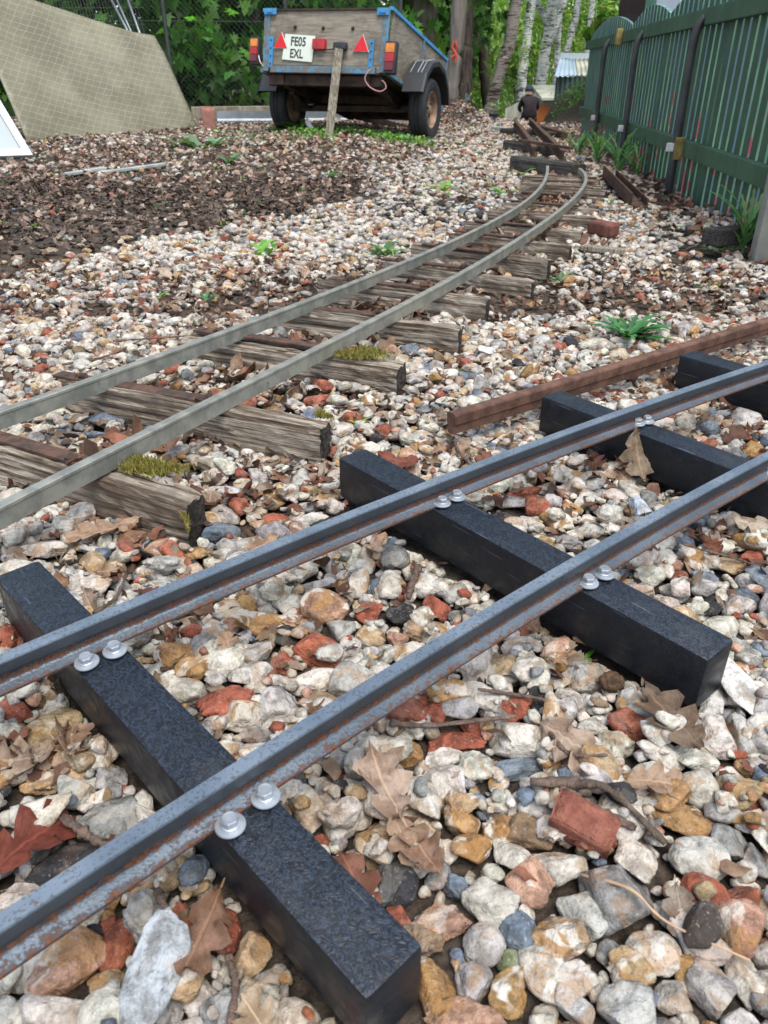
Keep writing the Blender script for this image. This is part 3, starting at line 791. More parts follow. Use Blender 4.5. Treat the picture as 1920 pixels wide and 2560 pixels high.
def halfwidth(y): return (y * math.cos(_p) + CAM_H * math.sin(_p)) * 960 / FPX + .08
def dark_patch(x, y): return float(smoothstep(2.2, 2.6, y) * smoothstep(4.6, 3.9, y) * smoothstep(.25, -.25, x + .12 * math.sin(4 * y)))
def scatter(n, y0, y1, d0, d1, r, litp=.1, tries=3, zmax=.03):
    wmax = halfwidth(y1); got = 0; att = 0
    while got < n and att < n * 8:
        att += 1
        y = y0 + (y1 - y0) * math.sqrt(r.rand()) if y0 > 1 else r.uniform(y0, y1)
        if r.rand() > halfwidth(y) / wmax and y0 <= 1: continue
        best = None
        dd = math.exp(r.normal(math.log(math.sqrt(d0 * d1)), .33)); dd = min(max(dd, d0), d1) * .5
        ha = np.array([dd * r.uniform(1, 1.35), dd * r.uniform(.75, 1.0), dd * r.uniform(.45, .75)])
        for _ in range(tries):
            x = r.uniform(-1, 1) * halfwidth(y); yy = y + r.uniform(-.05, .05)
            i, j = cell(x, yy)
            if not (0 <= i < NX and 0 <= j < NY) or BLOCK[j, i] or HERO[j, i]: continue
            if LIT[j, i] > .5 and r.rand() > litp * (1 - .9 * dark_patch(x, yy)): continue
            if best is None or H[j, i] < best[0]: best = (H[j, i], x, yy)
        if best is None: continue
        x, yy = best[1], best[2]
        d = deposit(x, yy, ha, r)
        if d is None: continue
        s, m, base, zc, top = d
        lim = min(zmax + float(gz(x, yy)), float(CEIL[s].min()))
        if zc + ha[2] * .8 > lim: 
            zc2 = lim - ha[2] * .8
            if zc2 < base - ha[2] * .8: continue
            top = top + (zc2 - zc); zc = zc2
        if BLOCK[s][m].mean() > .12 or HERO[s][m].mean() > .25: continue
        commit((s, m, base, zc, top), False)
        k = KEYS[r.choice(len(KEYS), p=PRB)]
        if (x - COAL[0]) ** 2 + (yy - COAL[1]) ** 2 < .16 and r.rand() < .3: k = 'K'
        stones.append((np.array([x, yy, zc]), rotm(r.rand() * 6.28, r.uniform(-.4, .4), r.uniform(-.4, .4)), ha, pal(k, r), ''))
        got += 1
    return got
COAL = at(1170, 530)
r1 = np.random.RandomState(5)
b0 = len(stones); scatter(4200, .2, 1.75, .016, .040, r1, tries=4)
b1 = len(stones); scatter(3600, .2, 1.75, .006, .015, r1, tries=4, zmax=.024)
scatter(900, .15, .62, .006, .02, r1, tries=4, zmax=.022)
b2 = len(stones); scatter(8500, 1.75, 3.4, .015, .040, r1, zmax=.038)
b3 = len(stones); scatter(19000, 3.4, 9.5, .020, .048, r1, tries=2)
b4 = len(stones)

LM = [(250, 1330, 'below the mossy timber sleeper'), (690, 1130, 'under the cut end of the second timber sleeper'), (1300, 950, 'along the loose rusty rail'), (1700, 860, 'past the loose rusty rail'), (1750, 1060, 'between the short black sleepers'), (900, 900, 'between the old track and the loose rail end'),
      (820, 760, 'between the old rails'), (330, 1080, 'between the first two timber sleepers'), (350, 1440, 'behind the outer new rail'), (600, 1300, 'behind the outer new rail near the timber sleepers'), (90, 1850, 'between the new rails before the first black sleeper'), (700, 1600, 'between the new rails past the first black sleeper'), (1050, 1420, 'between the new rails before the second black sleeper'),
      (1150, 1110, 'near the end of the loose rusty rail'), (1500, 1220, 'between the new rails past the second black sleeper'), (1750, 1450, 'outside the inner rail past the second black sleeper'), (180, 2150, 'under the inner rail beside the slag'), (420, 2350, 'below the inner rail beside the first black sleeper'), (800, 1850, 'outside the inner rail past the first pair of bolts'), (1150, 1750, 'outside the inner rail midway to the second sleeper'),
      (1450, 1850, 'among the twigs past the second sleeper'), (1800, 1800, 'off the end of the second black sleeper'), (1150, 2050, 'beyond the first black sleeper near a pale oak leaf'), (1600, 2050, 'beside the squared brick piece'), (1250, 2350, 'off the end of the first black sleeper'), (1750, 2350, 'beside the thin straw stalk'), (500, 750, 'on the gravel behind the old track'), (1500, 750, 'on the gravel in front of the green fence')]
LMP = [(at(a, b, .01)[:2], t) for a, b, t in LM]
def landmark(p): return min(LMP, key=lambda q: (q[0][0] - p[0]) ** 2 + (q[0][1] - p[1]) ** 2)[1]
score = np.array([stones[i][2][0] / depth(stones[i][0]) for i in range(b1)])
score[:N_HERO] += 1
order = np.argsort(-score)
single = [i for i in order[:340]]
hi = LOD[4]; HI_ME = [mesh_np('stone', v, hi[1], [MAT['stone']], True) for v in hi[0]]
cnt = 0
for i in single:
    pos, R, ha, rgba, key = stones[i]
    me = HI_ME[int(rs.randint(len(HI_ME)))]
    nm = {'R': 'brick_fragment', 'K': 'slag_lump'}.get(key, 'stone')
    if nm == 'stone':
        if cnt >= 300: continue
        cnt += 1
    o = bpy.data.objects.new(nm, me); COL.objects.link(o)
    o.matrix_world = Matrix.Translation(pos) @ Matrix(R.tolist()).to_4x4() @ Matrix.Diagonal((*ha, 1))
    o.color = rgba
    if nm == 'stone': o.parent = ground
    elif nm == 'slag_lump': tag(o, 'rough black clinker lump ' + landmark(pos), 'slag', 'black clinker lumps in the ballast')
    else: tag(o, ('long ' if ha[0] > 1.5 * ha[1] else 'large ' if ha[0] > .021 else 'small ' if ha[0] < .012 else '') + 'broken red brick piece ' + landmark(pos), 'brick fragment', 'broken brick pieces in the ballast')
    stones[i] = None

def joined(name, idx, sub, parent):
    protos, F = LOD[sub]; nv = len(protos[0]); Vs, Cs, Fs = [], [], []; nn = 0
    for i in idx:
        if stones[i] is None: continue
        pos, R, ha, rgba, key = stones[i]
        v = (protos[rs.randint(len(protos))] * ha) @ R.T + pos
        Vs.append(v); Cs.append(np.tile(rgba, (nv, 1))); Fs.append(F + nn); nn += nv
    me = mesh_np(name, np.concatenate(Vs), np.concatenate(Fs), [MAT['gravel']], True, None, {'scol': ('FLOAT_COLOR', np.concatenate(Cs))})
    o = link(name, me, parent); o['kind'] = 'stuff'; return o
g = joined('gravel', [i for i in range(0, b1) if stones[i] is not None and stones[i][0][1] < 1.0], 3, ground)
g1 = joined('gravel', [i for i in range(0, b1) if stones[i] is not None and stones[i][0][1] >= 1.0], 2, ground)
g2 = joined('gravel', list(range(b1, b2)), 2, ground)
g3 = joined('gravel', [i for i in range(b2, b3) if stones[i][0][1] < 2.7], 2, ground)
g5 = joined('gravel', [i for i in range(b2, b3) if stones[i][0][1] >= 2.7], 1, ground)
g4 = joined('gravel', list(range(b3, b4)), 1, ground)
print('stones', b0, b1, b2, b3, b4)

# ------------------------------------------------------------------ leaves
def oak_leaf(r, n=17, m=7):
    """lobed oak leaf of unit length along y, tip at +y, curled and wavy"""
    ph = r.uniform(0, 6.28); nl = r.uniform(3.2, 4.4); vs = np.linspace(-1, 1, m); V, U = [], []
    cup, bend, twist = r.uniform(-.6, 1.1), r.uniform(-.5, .6), r.uniform(-.7, .7); wav = r.uniform(.04, .13); nz = r.uniform(.008, .022)
    fy, fx = r.uniform(6, 11), r.uniform(0, 6.28)
    for i in range(n):
        t = i / (n - 1)
        wb = .34 * (math.sin(math.pi * min(1, t * .97 + .02) ** 1.25)) ** .75
        for v in vs:
            side = 0 if v < 0 else .5
            lob = .70 + .30 * math.cos(2 * math.pi * (nl * t) + side + ph * 0)
            w = wb * (lob if abs(v) > .4 else 1) + .004
            x = v * w; y = t + .05 * abs(v) * math.sin(nl * 6.28 * t + 1)
            z = cup * x * x * 2.2 + bend * (t - .4) ** 2 + wav * math.sin(fy * t + fx + 2 * v) * (abs(v) ** 1.5) + twist * x * (t - .5) + nz * r.randn()
            V.append((x, y - .5, z)); U.append((t, v * .5, 0))
    F = [[i * m + k, i * m + k + 1, (i + 1) * m + k + 1, (i + 1) * m + k] for i in range(n - 1) for k in range(m - 1)]
    b = len(V)     # stalk
    for yy, w in ((-.62, .008), (-.5, .012)):
        for sx in (-1, 1): V.append((sx * w, yy, bend * .16 + (.01 if yy < -.6 else 0))); U.append((0, 0, 0))
    F.append([b, b + 1, b + 3, b + 2])
    return np.array(V), np.array(F), np.array(U)
rl = np.random.RandomState(21)
OAK = []
for i in range(14):
    V, F, U = oak_leaf(rl)
    OAK.append(mesh_np('oak_leaf', V, F, [MAT['dry_leaf']], True, None, {'luv': ('FLOAT_VECTOR', U)}))
def surf(x, y, rad=.012, q=70):
    s = win(x - rad, x + rad, y - rad, y + rad); h = H[s]
    return float(np.percentile(h, q)) if h.size else float(gz(x, y))
def put_leaf(x, y, size, yaw, tx, ty, col, label, group=None, z=None, name='oak_leaf', me=None):
    o = bpy.data.objects.new(name, me or OAK[rl.randint(len(OAK))]); COL.objects.link(o)
    if z is None: z = surf(x, y, size * .3, 75) + .003
    o.location = (x, y, z); o.rotation_mode = 'XYZ'
    o.rotation_euler = (tx, ty, yaw); o.scale = (size, size, size); o.color = (*col, 1)
    tag(o, label, 'leaf', group); return o
TAN, BRN, RED, GRY, DRK = (.36, .25, .17), (.24, .135, .08), (.24, .055, .03), (.27, .22, .17), (.12, .06, .04)
LEAVES = [(70, 2065, 270, -35, (.17, .045, .028), 'glossy red-brown oak leaf beside the black slag near the outer rail'),
 (960, 1940, 250, 20, (.40, .30, .23), 'large pale tan oak leaf lying flat between the sleepers beyond the inner bolts'),
 (1450, 1830, 260, -140, (.38, .29, .22), 'long pale tan oak leaf under a twig past the sleeper end'),
 (1690, 1775, 240, 20, (.18, .13, .09), 'narrow olive brown oak leaf leaning on the end of the black sleeper'),
 (1645, 1920, 170, -100, TAN, 'tan oak leaf lying on pale stones beside a bundle of twigs'),
 (1718, 2215, 160, 170, (.30, .25, .20), 'grey-brown veined oak leaf beside a long straw stalk'),
 (500, 2300, 270, 170, (.25, .15, .10), 'long brown oak leaf under the rail beside the black sleeper'),
 (565, 1572, 100, 200, TAN, 'small pinkish tan oak leaf on a dark grey stone'),
 (370, 1440, 110, 60, (.14, .065, .055), 'maroon leaf with a yellow edge near the upper rail'),
 (1000, 1130, 120, 80, (.20, .07, .045), 'dark red-brown oak leaf behind the upper end of a black sleeper'),
 (255, 1290, 190, 120, TAN, 'large tan oak leaf tucked against the mossy timber sleeper'),
 (640, 2510, 180, 40, (.48, .38, .27), 'pale holed oak leaf below the near black sleeper'),
 (1062, 2085, 180, 30, (.30, .19, .13), 'crinkled brown oak leaf next to dark clinker'),
 (1885, 1280, 130, 90, (.45, .38, .30), 'pale cream oak leaf curled under the inner rail'),
 (1790, 1320, 90, 10, (.18, .07, .04), 'glossy chestnut leaf propped by the rail')]
for (px, py, sz, ya, col, lab) in LEAVES:
    p = at(px, py, .02); D = depth(p)
    put_leaf(p[0], p[1], sz * D / FPX * .95, math.radians(ya), rl.uniform(-.15, .15), rl.uniform(-.2, .2), col, lab)
p = at(1592, 1128, .028)
put_leaf(p[0], p[1] - .006, .075, math.radians(185), math.radians(-62), .1, (.25, .19, .13), 'grey-brown oak leaf hanging off the side of a black sleeper below its bolts', z=.026)
CL = [(250, 1330, 180), (690, 1130, 110), (1400, 930, 190), (1250, 1000, 90), (1730, 1050, 110), (760, 960, 90), (820, 750, 80), (300, 1450, 110), (80, 1850, 90), (1150, 1100, 70), (480, 1230, 60), (1560, 1130, 50), (1700, 900, 120), (500, 850, 200), (1500, 800, 200), (600, 1980, 60)]
LCOL = [TAN, BRN, (.30, .19, .12), (.33, .25, .19), (.22, .10, .065), (.40, .30, .22), DRK]
nl = 0
for _ in range(900):
    if nl >= 115: break
    if rl.rand() < .85:
        c = CL[rl.randint(len(CL))]; px, py = c[0] + rl.randn() * c[2], c[1] + rl.randn() * c[2] * .5
    else: px, py = rl.uniform(-50, 1970), rl.uniform(700, 2560)
    p = at(px, py, .01)
    if not (.15 < p[1] < 2.2): continue
    i, j = cell(p[0], p[1])
    if not (0 <= i < NX and 0 <= j < NY) or BLOCK[j, i] or (HERO[j, i] and rl.rand() < .75): continue
    z = surf(p[0], p[1], .016, 60) + .003
    if CEIL[j, i] < 1 and z > CEIL[j, i] - .006: continue
    ci = rl.randint(len(LCOL))
    put_leaf(p[0], p[1], rl.uniform(.028, .062), rl.rand() * 6.28, rl.uniform(-.5, .5), rl.uniform(-.6, .6), LCOL[ci],
             ['dry tan', 'curled brown', 'curled ginger brown', 'dry grey-tan', 'dry red-brown', 'dry pale tan', 'dark brown'][ci] + ' oak leaf ' + landmark(p), 'dry oak leaves fallen in the ballast', z)
    nl += 1

OTC = np.array([(at(*l, .03) + at(*r, .03))[:2] / 2 for l, r, w in WS]); OTC = np.concatenate([OTC, (OTC[1:] + OTC[:-1]) / 2])
def litter_mesh(name, pts, sizes, cols, r, parent, flat=.5):
    """many small curled leaf scraps in one mesh"""
    n = len(pts); t = np.linspace(-1, 1, 4)
    base = []
    for i, a in enumerate(t):
        w = (.35, .62, .55, .12)[i]
        for b in (-1, 0, 1): base.append((b * w, a, 0))
    base = np.array(base); nb = len(base)
    F0 = np.array([[i * 3 + k, i * 3 + k + 1, (i + 1) * 3 + k + 1, (i + 1) * 3 + k] for i in range(3) for k in range(2)])
    V = np.tile(base, (n, 1, 1)) * (1 + .25 * r.randn(n, nb, 1) * (np.abs(base[:, :1]) > .05))
    V[:, :, 2] = (r.uniform(-.9, .9, (n, 1)) * base[:, 0] ** 2 + r.uniform(-.35, .45, (n, 1)) * base[:, 1] ** 2 + .08 * r.randn(n, nb))
    V *= np.asarray(sizes)[:, None, None]
    ya, tx, ty = r.rand(n) * 6.28, r.randn(n) * flat, r.randn(n) * flat
    cx, sx = np.cos(tx)[:, None], np.sin(tx)[:, None]; cy, sy = np.cos(ty)[:, None], np.sin(ty)[:, None]; cz, sz = np.cos(ya)[:, None], np.sin(ya)[:, None]
    x, y, z = V[..., 0], V[..., 1], V[..., 2]
    y, z = y * cx - z * sx, y * sx + z * cx
    x, z = x * cy + z * sy, -x * sy + z * cy
    x, y = x * cz - y * sz, x * sz + y * cz
    V = np.stack([x, y, z], -1) + np.asarray(pts)[:, None, :]
    F = (F0[None] + (np.arange(n) * nb)[:, None, None]).reshape(-1, 4)
    C = np.repeat(np.concatenate([cols, np.ones((n, 1))], 1), nb, axis=0)
    o = link(name, mesh_np(name, V.reshape(-1, 3), F, [MAT['litter']], True, None, {'lcol': ('FLOAT_COLOR', C)}), parent)
    o['kind'] = 'stuff'; return o
def sample_litter(n, r, y0, y1, fn):
    P = []
    while len(P) < n:
        y = y0 + (y1 - y0) * math.sqrt(r.rand()); x = r.uniform(-1, 1) * halfwidth(y)
        i, j = cell(x, y)
        if not (0 <= i < NX and 0 <= j < NY) or BLOCK[j, i]: continue
        if r.rand() > fn(x, y, LIT[j, i]): continue
        P.append((x, y, max(float(H[j, i]), float(gz(x, y)) - .004)))
    return np.array(P)
def dark_patch(x, y): return float(smoothstep(2.2, 2.6, y) * smoothstep(4.6, 3.9, y) * smoothstep(.25, -.25, x + .12 * math.sin(4 * y)))
r2 = np.random.RandomState(31)
P = sample_litter(22000, r2, 1.9, 9.6, lambda x, y, l: (.09 + .17 * float(smoothstep(3.0, 4.6, y))) * (1 - l) + l * (1 - .62 * dark_patch(x, y)))
P[:, 2] += r2.uniform(.003, .012, len(P))
LC2 = np.array([(.36, .27, .19), (.44, .35, .27), (.30, .20, .13), (.22, .125, .08), (.16, .085, .055), (.38, .29, .21), (.26, .11, .065), (.45, .36, .27), (.11, .07, .05)])
cols = (LC2[r2.randint(len(LC2), size=len(P))] * .85 + .045) * r2.uniform(.8, 1.35, (len(P), 1))
litter_mesh('leaf_litter', P, r2.uniform(.009, .024, len(P)), cols, r2, ground, .55)
P = sample_litter(6000, r2, 2.0, 5.4, lambda x, y, l: l * dark_patch(x, y))
P[:, 2] += r2.uniform(.001, .005, len(P))
cols = np.array([(.10, .077, .058), (.155, .115, .085), (.06, .05, .042), (.27, .20, .15)])[r2.randint(4, size=len(P))] * r2.uniform(.7, 1.2, (len(P), 1))
litter_mesh('mulch', P, r2.uniform(.006, .018, len(P)), cols, r2, ground, .35)
P = sample_litter(6500, r2, .3, 2.4, lambda x, y, l: .5)
P = P[P[:, 2] < .003]; P[:, 2] -= r2.uniform(.0, .004, len(P))
cols = LC2[r2.randint(len(LC2), size=len(P))] * r2.uniform(.5, 1.0, (len(P), 1))
litter_mesh('leaf_crumbs', P, r2.uniform(.004, .012, len(P)), cols, r2, ground, .5)
# leaf scraps caught between the old sleepers
P = sample_litter(1500, r2, .9, 5.4, lambda x, y, l: 1.0 if np.abs(OTC - np.array([x, y])).sum(1).min() < .13 else 0)
P[:, 2] += r2.uniform(.002, .008, len(P)); cols = LC2[r2.randint(len(LC2), size=len(P))] * r2.uniform(.7, 1.1, (len(P), 1))
litter_mesh('leaf_scraps', P, r2.uniform(.010, .024, len(P)), cols, r2, ground, .6)

# ------------------------------------------------------------------ trailer
plain('tyre_rubber', (.022, .022, .023), .75, 0, .3, 30, .002)
plain('black_moulding', (.025, .026, .028), .5, 0, .2, 6)
plain('pale_line', (.35, .37, .38), .6)
plain('wheel_rim', (.30, .20, .13), .75, .2, .4, 14)
rust('chassis', (.03, .022, .018), (.075, .045, .03), 12)
plain('red_reflector', (.62, .012, .015), .3, 0, .15, 30)
plain('orange_lens', (.62, .20, .03), .3, 0, .2, 30)
plain('red_lens', (.38, .02, .02), .28, 0, .2, 30)
plain('dark_red_lens', (.13, .02, .025), .3, 0, .2, 30)
plain('white_rim', (.7, .68, .66), .5)
plain('plate_white', (.66, .70, .58), .5, 0, .06, 5)
plain('ink_black', (.012, .012, .012), .7)
plain('pink_wire', (.55, .28, .26), .6)
def flaking(name, paint, under, lo=.42, hi=.5):
    k = N(name, .7); co = k.shift(k.obj()); n1 = k.noise(co, 26, 6, .75); n2 = k.noise(co, 5, 3, .6)
    c = k.mix(k.step(n1, lo, hi), under, k.mix(k.step(n2, .3, .7), tuple(x * .75 for x in paint), paint))
    k.color(c); k.bump(n1, .4, .002); MAT[name] = k.m
flaking('blue_paint', (.05, .27, .52), (.12, .10, .085), .38, .46)
flaking('blue_worn', (.08, .25, .38), (.14, .125, .105), .47, .56)
def ply():
    k = N('weathered_ply', .85, spec=.2); co = k.obj()
    n1 = k.noise(k.map(co, (3, 3, 22)), 2, 6, .65, .5); n2 = k.noise(co, 3.5, 5, .65); n3 = k.noise(co, 60, 4, .7)
    c = k.ramp(n1, [(.3, (.13, .105, .075)), (.5, (.25, .215, .165)), (.75, (.36, .32, .255))])
    c = k.mix(k.step(n2, .48, .66, 0, .65), c, (.12, .10, .075)); c = k.mix(k.step(n3, .63, .72, 0, .5), c, (.09, .07, .05))
    k.color(c); k.bump(k.math('ADD', n1, n3), .35, .004); MAT['ply'] = k.m
ply()
TW, TL0, TL1, TZ, TH = .515, -.60, .76, .355, .41
tr = empty('utility_trailer', (-.228, 7.147, 0), math.radians(-22), 'small weathered plywood utility trailer with flaking blue frame and black mudguards', 'trailer')
TILT = Matrix.Translation((0, 0, TZ)) @ Matrix.Rotation(math.radians(-13), 4, 'X') @ Matrix.Rotation(math.radians(1.0), 4, 'Y') @ Matrix.Translation((0, 0, -TZ))
def tp(mb, name, mat, parent=None, tilt=True, **k):
    if tilt: mb.xf(TILT)
    return mb.build(name, MAT[mat] if isinstance(mat, str) else mat, parent or tr, **k)
def tg(zx, zy, off=0.0):
    """tailgate point from the close-up of the photo"""
    u = (zx - 250) / 870; v = (492 - zy) / 445
    return Vector((-TW + 2 * TW * u, TL0 - off, TZ + TH * v))
zm, th = TZ + TH / 2, .012
tail = tp(MB().box((0, TL0 + .006, zm + .02), (2 * TW - .09, th, TH - .05)), 'tailgate', 'ply')
tp(MB().box((-TW + .03, TL0 + .003, zm), (.05, .02, TH), bev=.002), 'corner_post', 'blue_worn')
tp(MB().box((TW - .03, TL0 + .003, zm), (.05, .02, TH), bev=.002), 'corner_post', 'blue_worn')
tp(MB().box((0, TL0 - .004, TZ + .012), (2 * TW - .16, .03, .045), bev=.002), 'bottom_rail', 'blue_worn')
tp(MB().box((0, TL0 - .002, TZ + TH - .004), (2 * TW - .1, .022, .014), bev=.002), 'top_rail', 'chassis')
for s in (-1, 1):
    tp(MB().box((s * (TW - .004), (TL0 + TL1) / 2 + .02, zm), (.012, TL1 - TL0 - .05, TH - .02)), 'side_panel', 'ply')
    tp(MB().box((s * TW, (TL0 + TL1) / 2, TZ + TH), (.032, TL1 - TL0, .024), bev=.003), 'side_rail', 'blue_paint')
    tp(MB().box((s * TW, (TL0 + TL1) / 2, TZ + .006), (.034, TL1 - TL0, .03), bev=.003), 'lower_rail', 'blue_worn')
    tp(MB().box((s * (TW + .004), .12, zm), (.022, .026, TH - .02), bev=.002), 'side_strap', 'blue_worn')
    tp(MB().box((s * TW, TL1 - .012, zm), (.03, .024, TH - .01), bev=.002), 'corner_post', 'blue_worn')
tp(MB().box((0, TL1 - .01, zm), (2 * TW - .05, .012, TH - .03)), 'front_panel', 'ply')
tp(MB().box((0, (TL0 + TL1) / 2, TZ - .004), (2 * TW - .05, TL1 - TL0 - .04, .014)), 'floor_board', 'chassis')
ch = tp(MB().box((-.36, .1, TZ - .05), (.05, 1.36, .07), bev=.004).box((.36, .1, TZ - .05), (.05, 1.36, .07), bev=.004)
   .box((0, TL0 + .06, TZ - .05), (.95, .05, .07), bev=.004).box((0, .1, TZ - .05), (.72, .05, .06)).box((0, .7, TZ - .05), (.8, .05, .06)), 'chassis_frame', 'chassis')
tp(MB().bar((-.3, .7, TZ - .06), (0, 1.5, TZ - .03), .05, .05).bar((.3, .7, TZ - .06), (0, 1.5, TZ - .03), .05, .05).bar((0, 1.45, TZ - .03), (0, 1.75, TZ - .02), .05, .05), 'drawbar', 'chassis')
tp(MB().box((0, 0, .225), (1.16, .045, .045), bev=.004), 'axle', 'chassis', tilt=False)
for s in (-1, 1):
    mb = MB(); pts = [(s * .40, -.34 + .68 * t, .34 - .115 * math.sin(math.pi * t)) for t in np.linspace(0, 1, 12)]
    mb.sweep(pts, [(-.022, 0), (.022, 0), (.022, .018), (-.022, .018)])
    tp(mb, 'leaf_spring', 'chassis', tilt=False)
# straps, brackets, knobs on the tailgate
for (x0, y0, x1, y1) in [(300, 240, 330, 468), (1000, 262, 1034, 488)]:
    a, b = tg((x0 + x1) / 2, y1, .012), tg((x0 + x1) / 2, y0, .012)
    st = tp(MB().box((a + b) / 2, (.034, .010, (b - a).length), bev=.001), 'strap', 'blue_paint')
    for q in np.linspace(.12, .88, 4): tp(MB().lathe([(.006, 0), (.006, .003), (.003, .005)], 8, a + (b - a) * q + Vector((0, -.006, 0)), Matrix.Rotation(math.pi / 2, 3, 'X')), 'strap_bolt', 'chassis', st)
for (x0, x1, y0, y1) in [(258, 342, 40, 85), (1036, 1112, 48, 98)]:
    a, b = tg(x0, y1, .014), tg(x1, y0, .014)
    tp(MB().box((a + b) / 2, (b.x - a.x, .016, b.z - a.z), bev=.002).box((a + b) / 2 + Vector((0, -.010, 0)), ((b.x - a.x) * .5, .01, (b.z - a.z) * .5), bev=.002), 'corner_bracket', 'blue_paint')
for q in [(478, 172), (675, 180), (878, 183)]:
    tp(MB().lathe([(.011, 0), (.013, .006), (.010, .014), (.004, .017)], 14, tg(*q, .0), Matrix.Rotation(math.pi / 2, 3, 'X')), 'knob', 'ink_black', smooth=True, angle=40)
for (ap, bl, br) in [((387, 208), (334, 326), (432, 328)), ((953, 226), (889, 346), (1000, 350))]:
    P = [tg(*q, .008) for q in (bl, br, ap)]; c = (P[0] + P[1] + P[2]) / 3
    def tri(sc, y0, y1):
        V = [c + (p - c) * sc + Vector((0, y0, 0)) for p in P] + [c + (p - c) * sc + Vector((0, y1, 0)) for p in P]
        return MB().add(V, [[0, 1, 2], [5, 4, 3], [0, 3, 4, 1], [1, 4, 5, 2], [2, 5, 3, 0]])
    rf = tp(tri(1.0, 0, -.006), 'reflector', 'white_rim'); tp(tri(.93, -.006, -.010), 'reflector_face', 'red_reflector', rf)
pc = (tg(400, 405, .012) + tg(612, 424, .012) + tg(625, 238, .012) + tg(412, 222, .012)) / 4
Pq = [tg(398, 407, .010), tg(612, 425, .010), tg(626, 238, .010), tg(414, 222, .010)]
V = Pq + [p + Vector((0, -.004, 0)) for p in Pq]
plate = tp(MB().add(V, [[3, 2, 1, 0], [4, 5, 6, 7], [0, 1, 5, 4], [1, 2, 6, 5], [2, 3, 7, 6], [3, 0, 4, 7]]), 'number_plate', 'plate_white')
plate['label'] = 'white number plate reading FE05 EXL'
def lettering(txt, c, size, parent, mat):
    fc = bpy.data.curves.new('lettering', 'FONT'); fc.body = txt; fc.size = size; fc.align_x = 'CENTER'; fc.align_y = 'CENTER'; fc.extrude = .0008; fc.offset = .0012
    o = bpy.data.objects.new('lettering', fc); COL.objects.link(o); o.parent = parent
    fc.materials.append(MAT[mat])
    M = TILT @ Matrix.Translation(c) @ Matrix.Rotation(math.radians(2.5), 4, 'Y') @ Matrix.Rotation(math.pi / 2, 4, 'X') @ Matrix.Diagonal((.80, 1, 1, 1))
    me = bpy.data.meshes.new_from_object(o); bpy.data.objects.remove(o); o = link('lettering', me, parent)
    o.matrix_local = M; return o
lettering('FE05', tg(510, 281, .0155), .083, plate, 'ink_black'); lettering('EXL', tg(500, 368, .0155), .083, plate, 'ink_black')
a, b = tg(617, 338, .03), tg(705, 262, .03)
tp(MB().box((a + b) / 2 + Vector((0, .012, 0)), (b.x - a.x, .045, b.z - a.z), bev=.008), 'fog_lamp', 'red_lens', smooth=True, angle=40)
a, b = tg(768, 340, .03), tg(856, 290, .03)
tp(MB().box((a + b) / 2, (b.x - a.x, .05, b.z - a.z), bev=.010), 'plate_lamp', 'black_moulding', smooth=True, angle=40)
tp(MB().tube([tg(705, 335, .01), tg(740, 332, .012), tg(775, 326, .012)], .004, 6), 'cable', 'ink_black')
def tail_lamp(x, z0, z1, w, y):
    H_ = z1 - z0; hous = tp(MB().box((x, y, (z0 + z1) / 2), (w, .06, H_), bev=.006), 'tail_lamp', 'black_moulding', smooth=True, angle=40)
    for (f0, f1, mt) in [(.08, .34, 'dark_red_lens'), (.34, .63, 'red_lens'), (.63, .92, 'orange_lens')]:
        tp(MB().box((x, y - .033, z0 + H_ * (f0 + f1) / 2), (w * .78, .022, H_ * (f1 - f0) - .002), bev=.003), 'lens', mt, hous)
pa, pb = tg(165, 447), tg(232, 248); tail_lamp((pa.x + pb.x) / 2, pa.z, pb.z, .075, TL0 - .0)
pa, pb = tg(1118, 502), tg(1205, 284); tail_lamp(TW + .045, pa.z - .005, pb.z, .085, TL0 - .03)
tp(MB().bar((TW, TL0 + .02, TZ + .06), (TW + .05, TL0 + .02, TZ + .06), .03, .03), 'lamp_bracket', 'chassis')
tp(MB().bar((-TW, TL0 + .02, TZ + .1), (-TW - .05, TL0 + .02, TZ + .1), .03, .03), 'lamp_bracket', 'chassis')
tp(MB().tube(smooth_curve([tuple(tg(*q, .02)) for q in [(1025, 468), (998, 510), (992, 548), (1030, 600), (1095, 628), (1135, 605), (1128, 570), (1105, 548)]], 30), .0045, 6), 'wire_loop', 'pink_wire', smooth=True)
tp(MB().tube(smooth_curve([(-TW - .03, TL0 - .02, TZ + .11), (-TW - .0, TL0 - .03, TZ + .05), (-TW + .02, TL0 + .02, TZ + .02)], 12), .004, 6), 'wire_loop', 'white_rim', smooth=True)
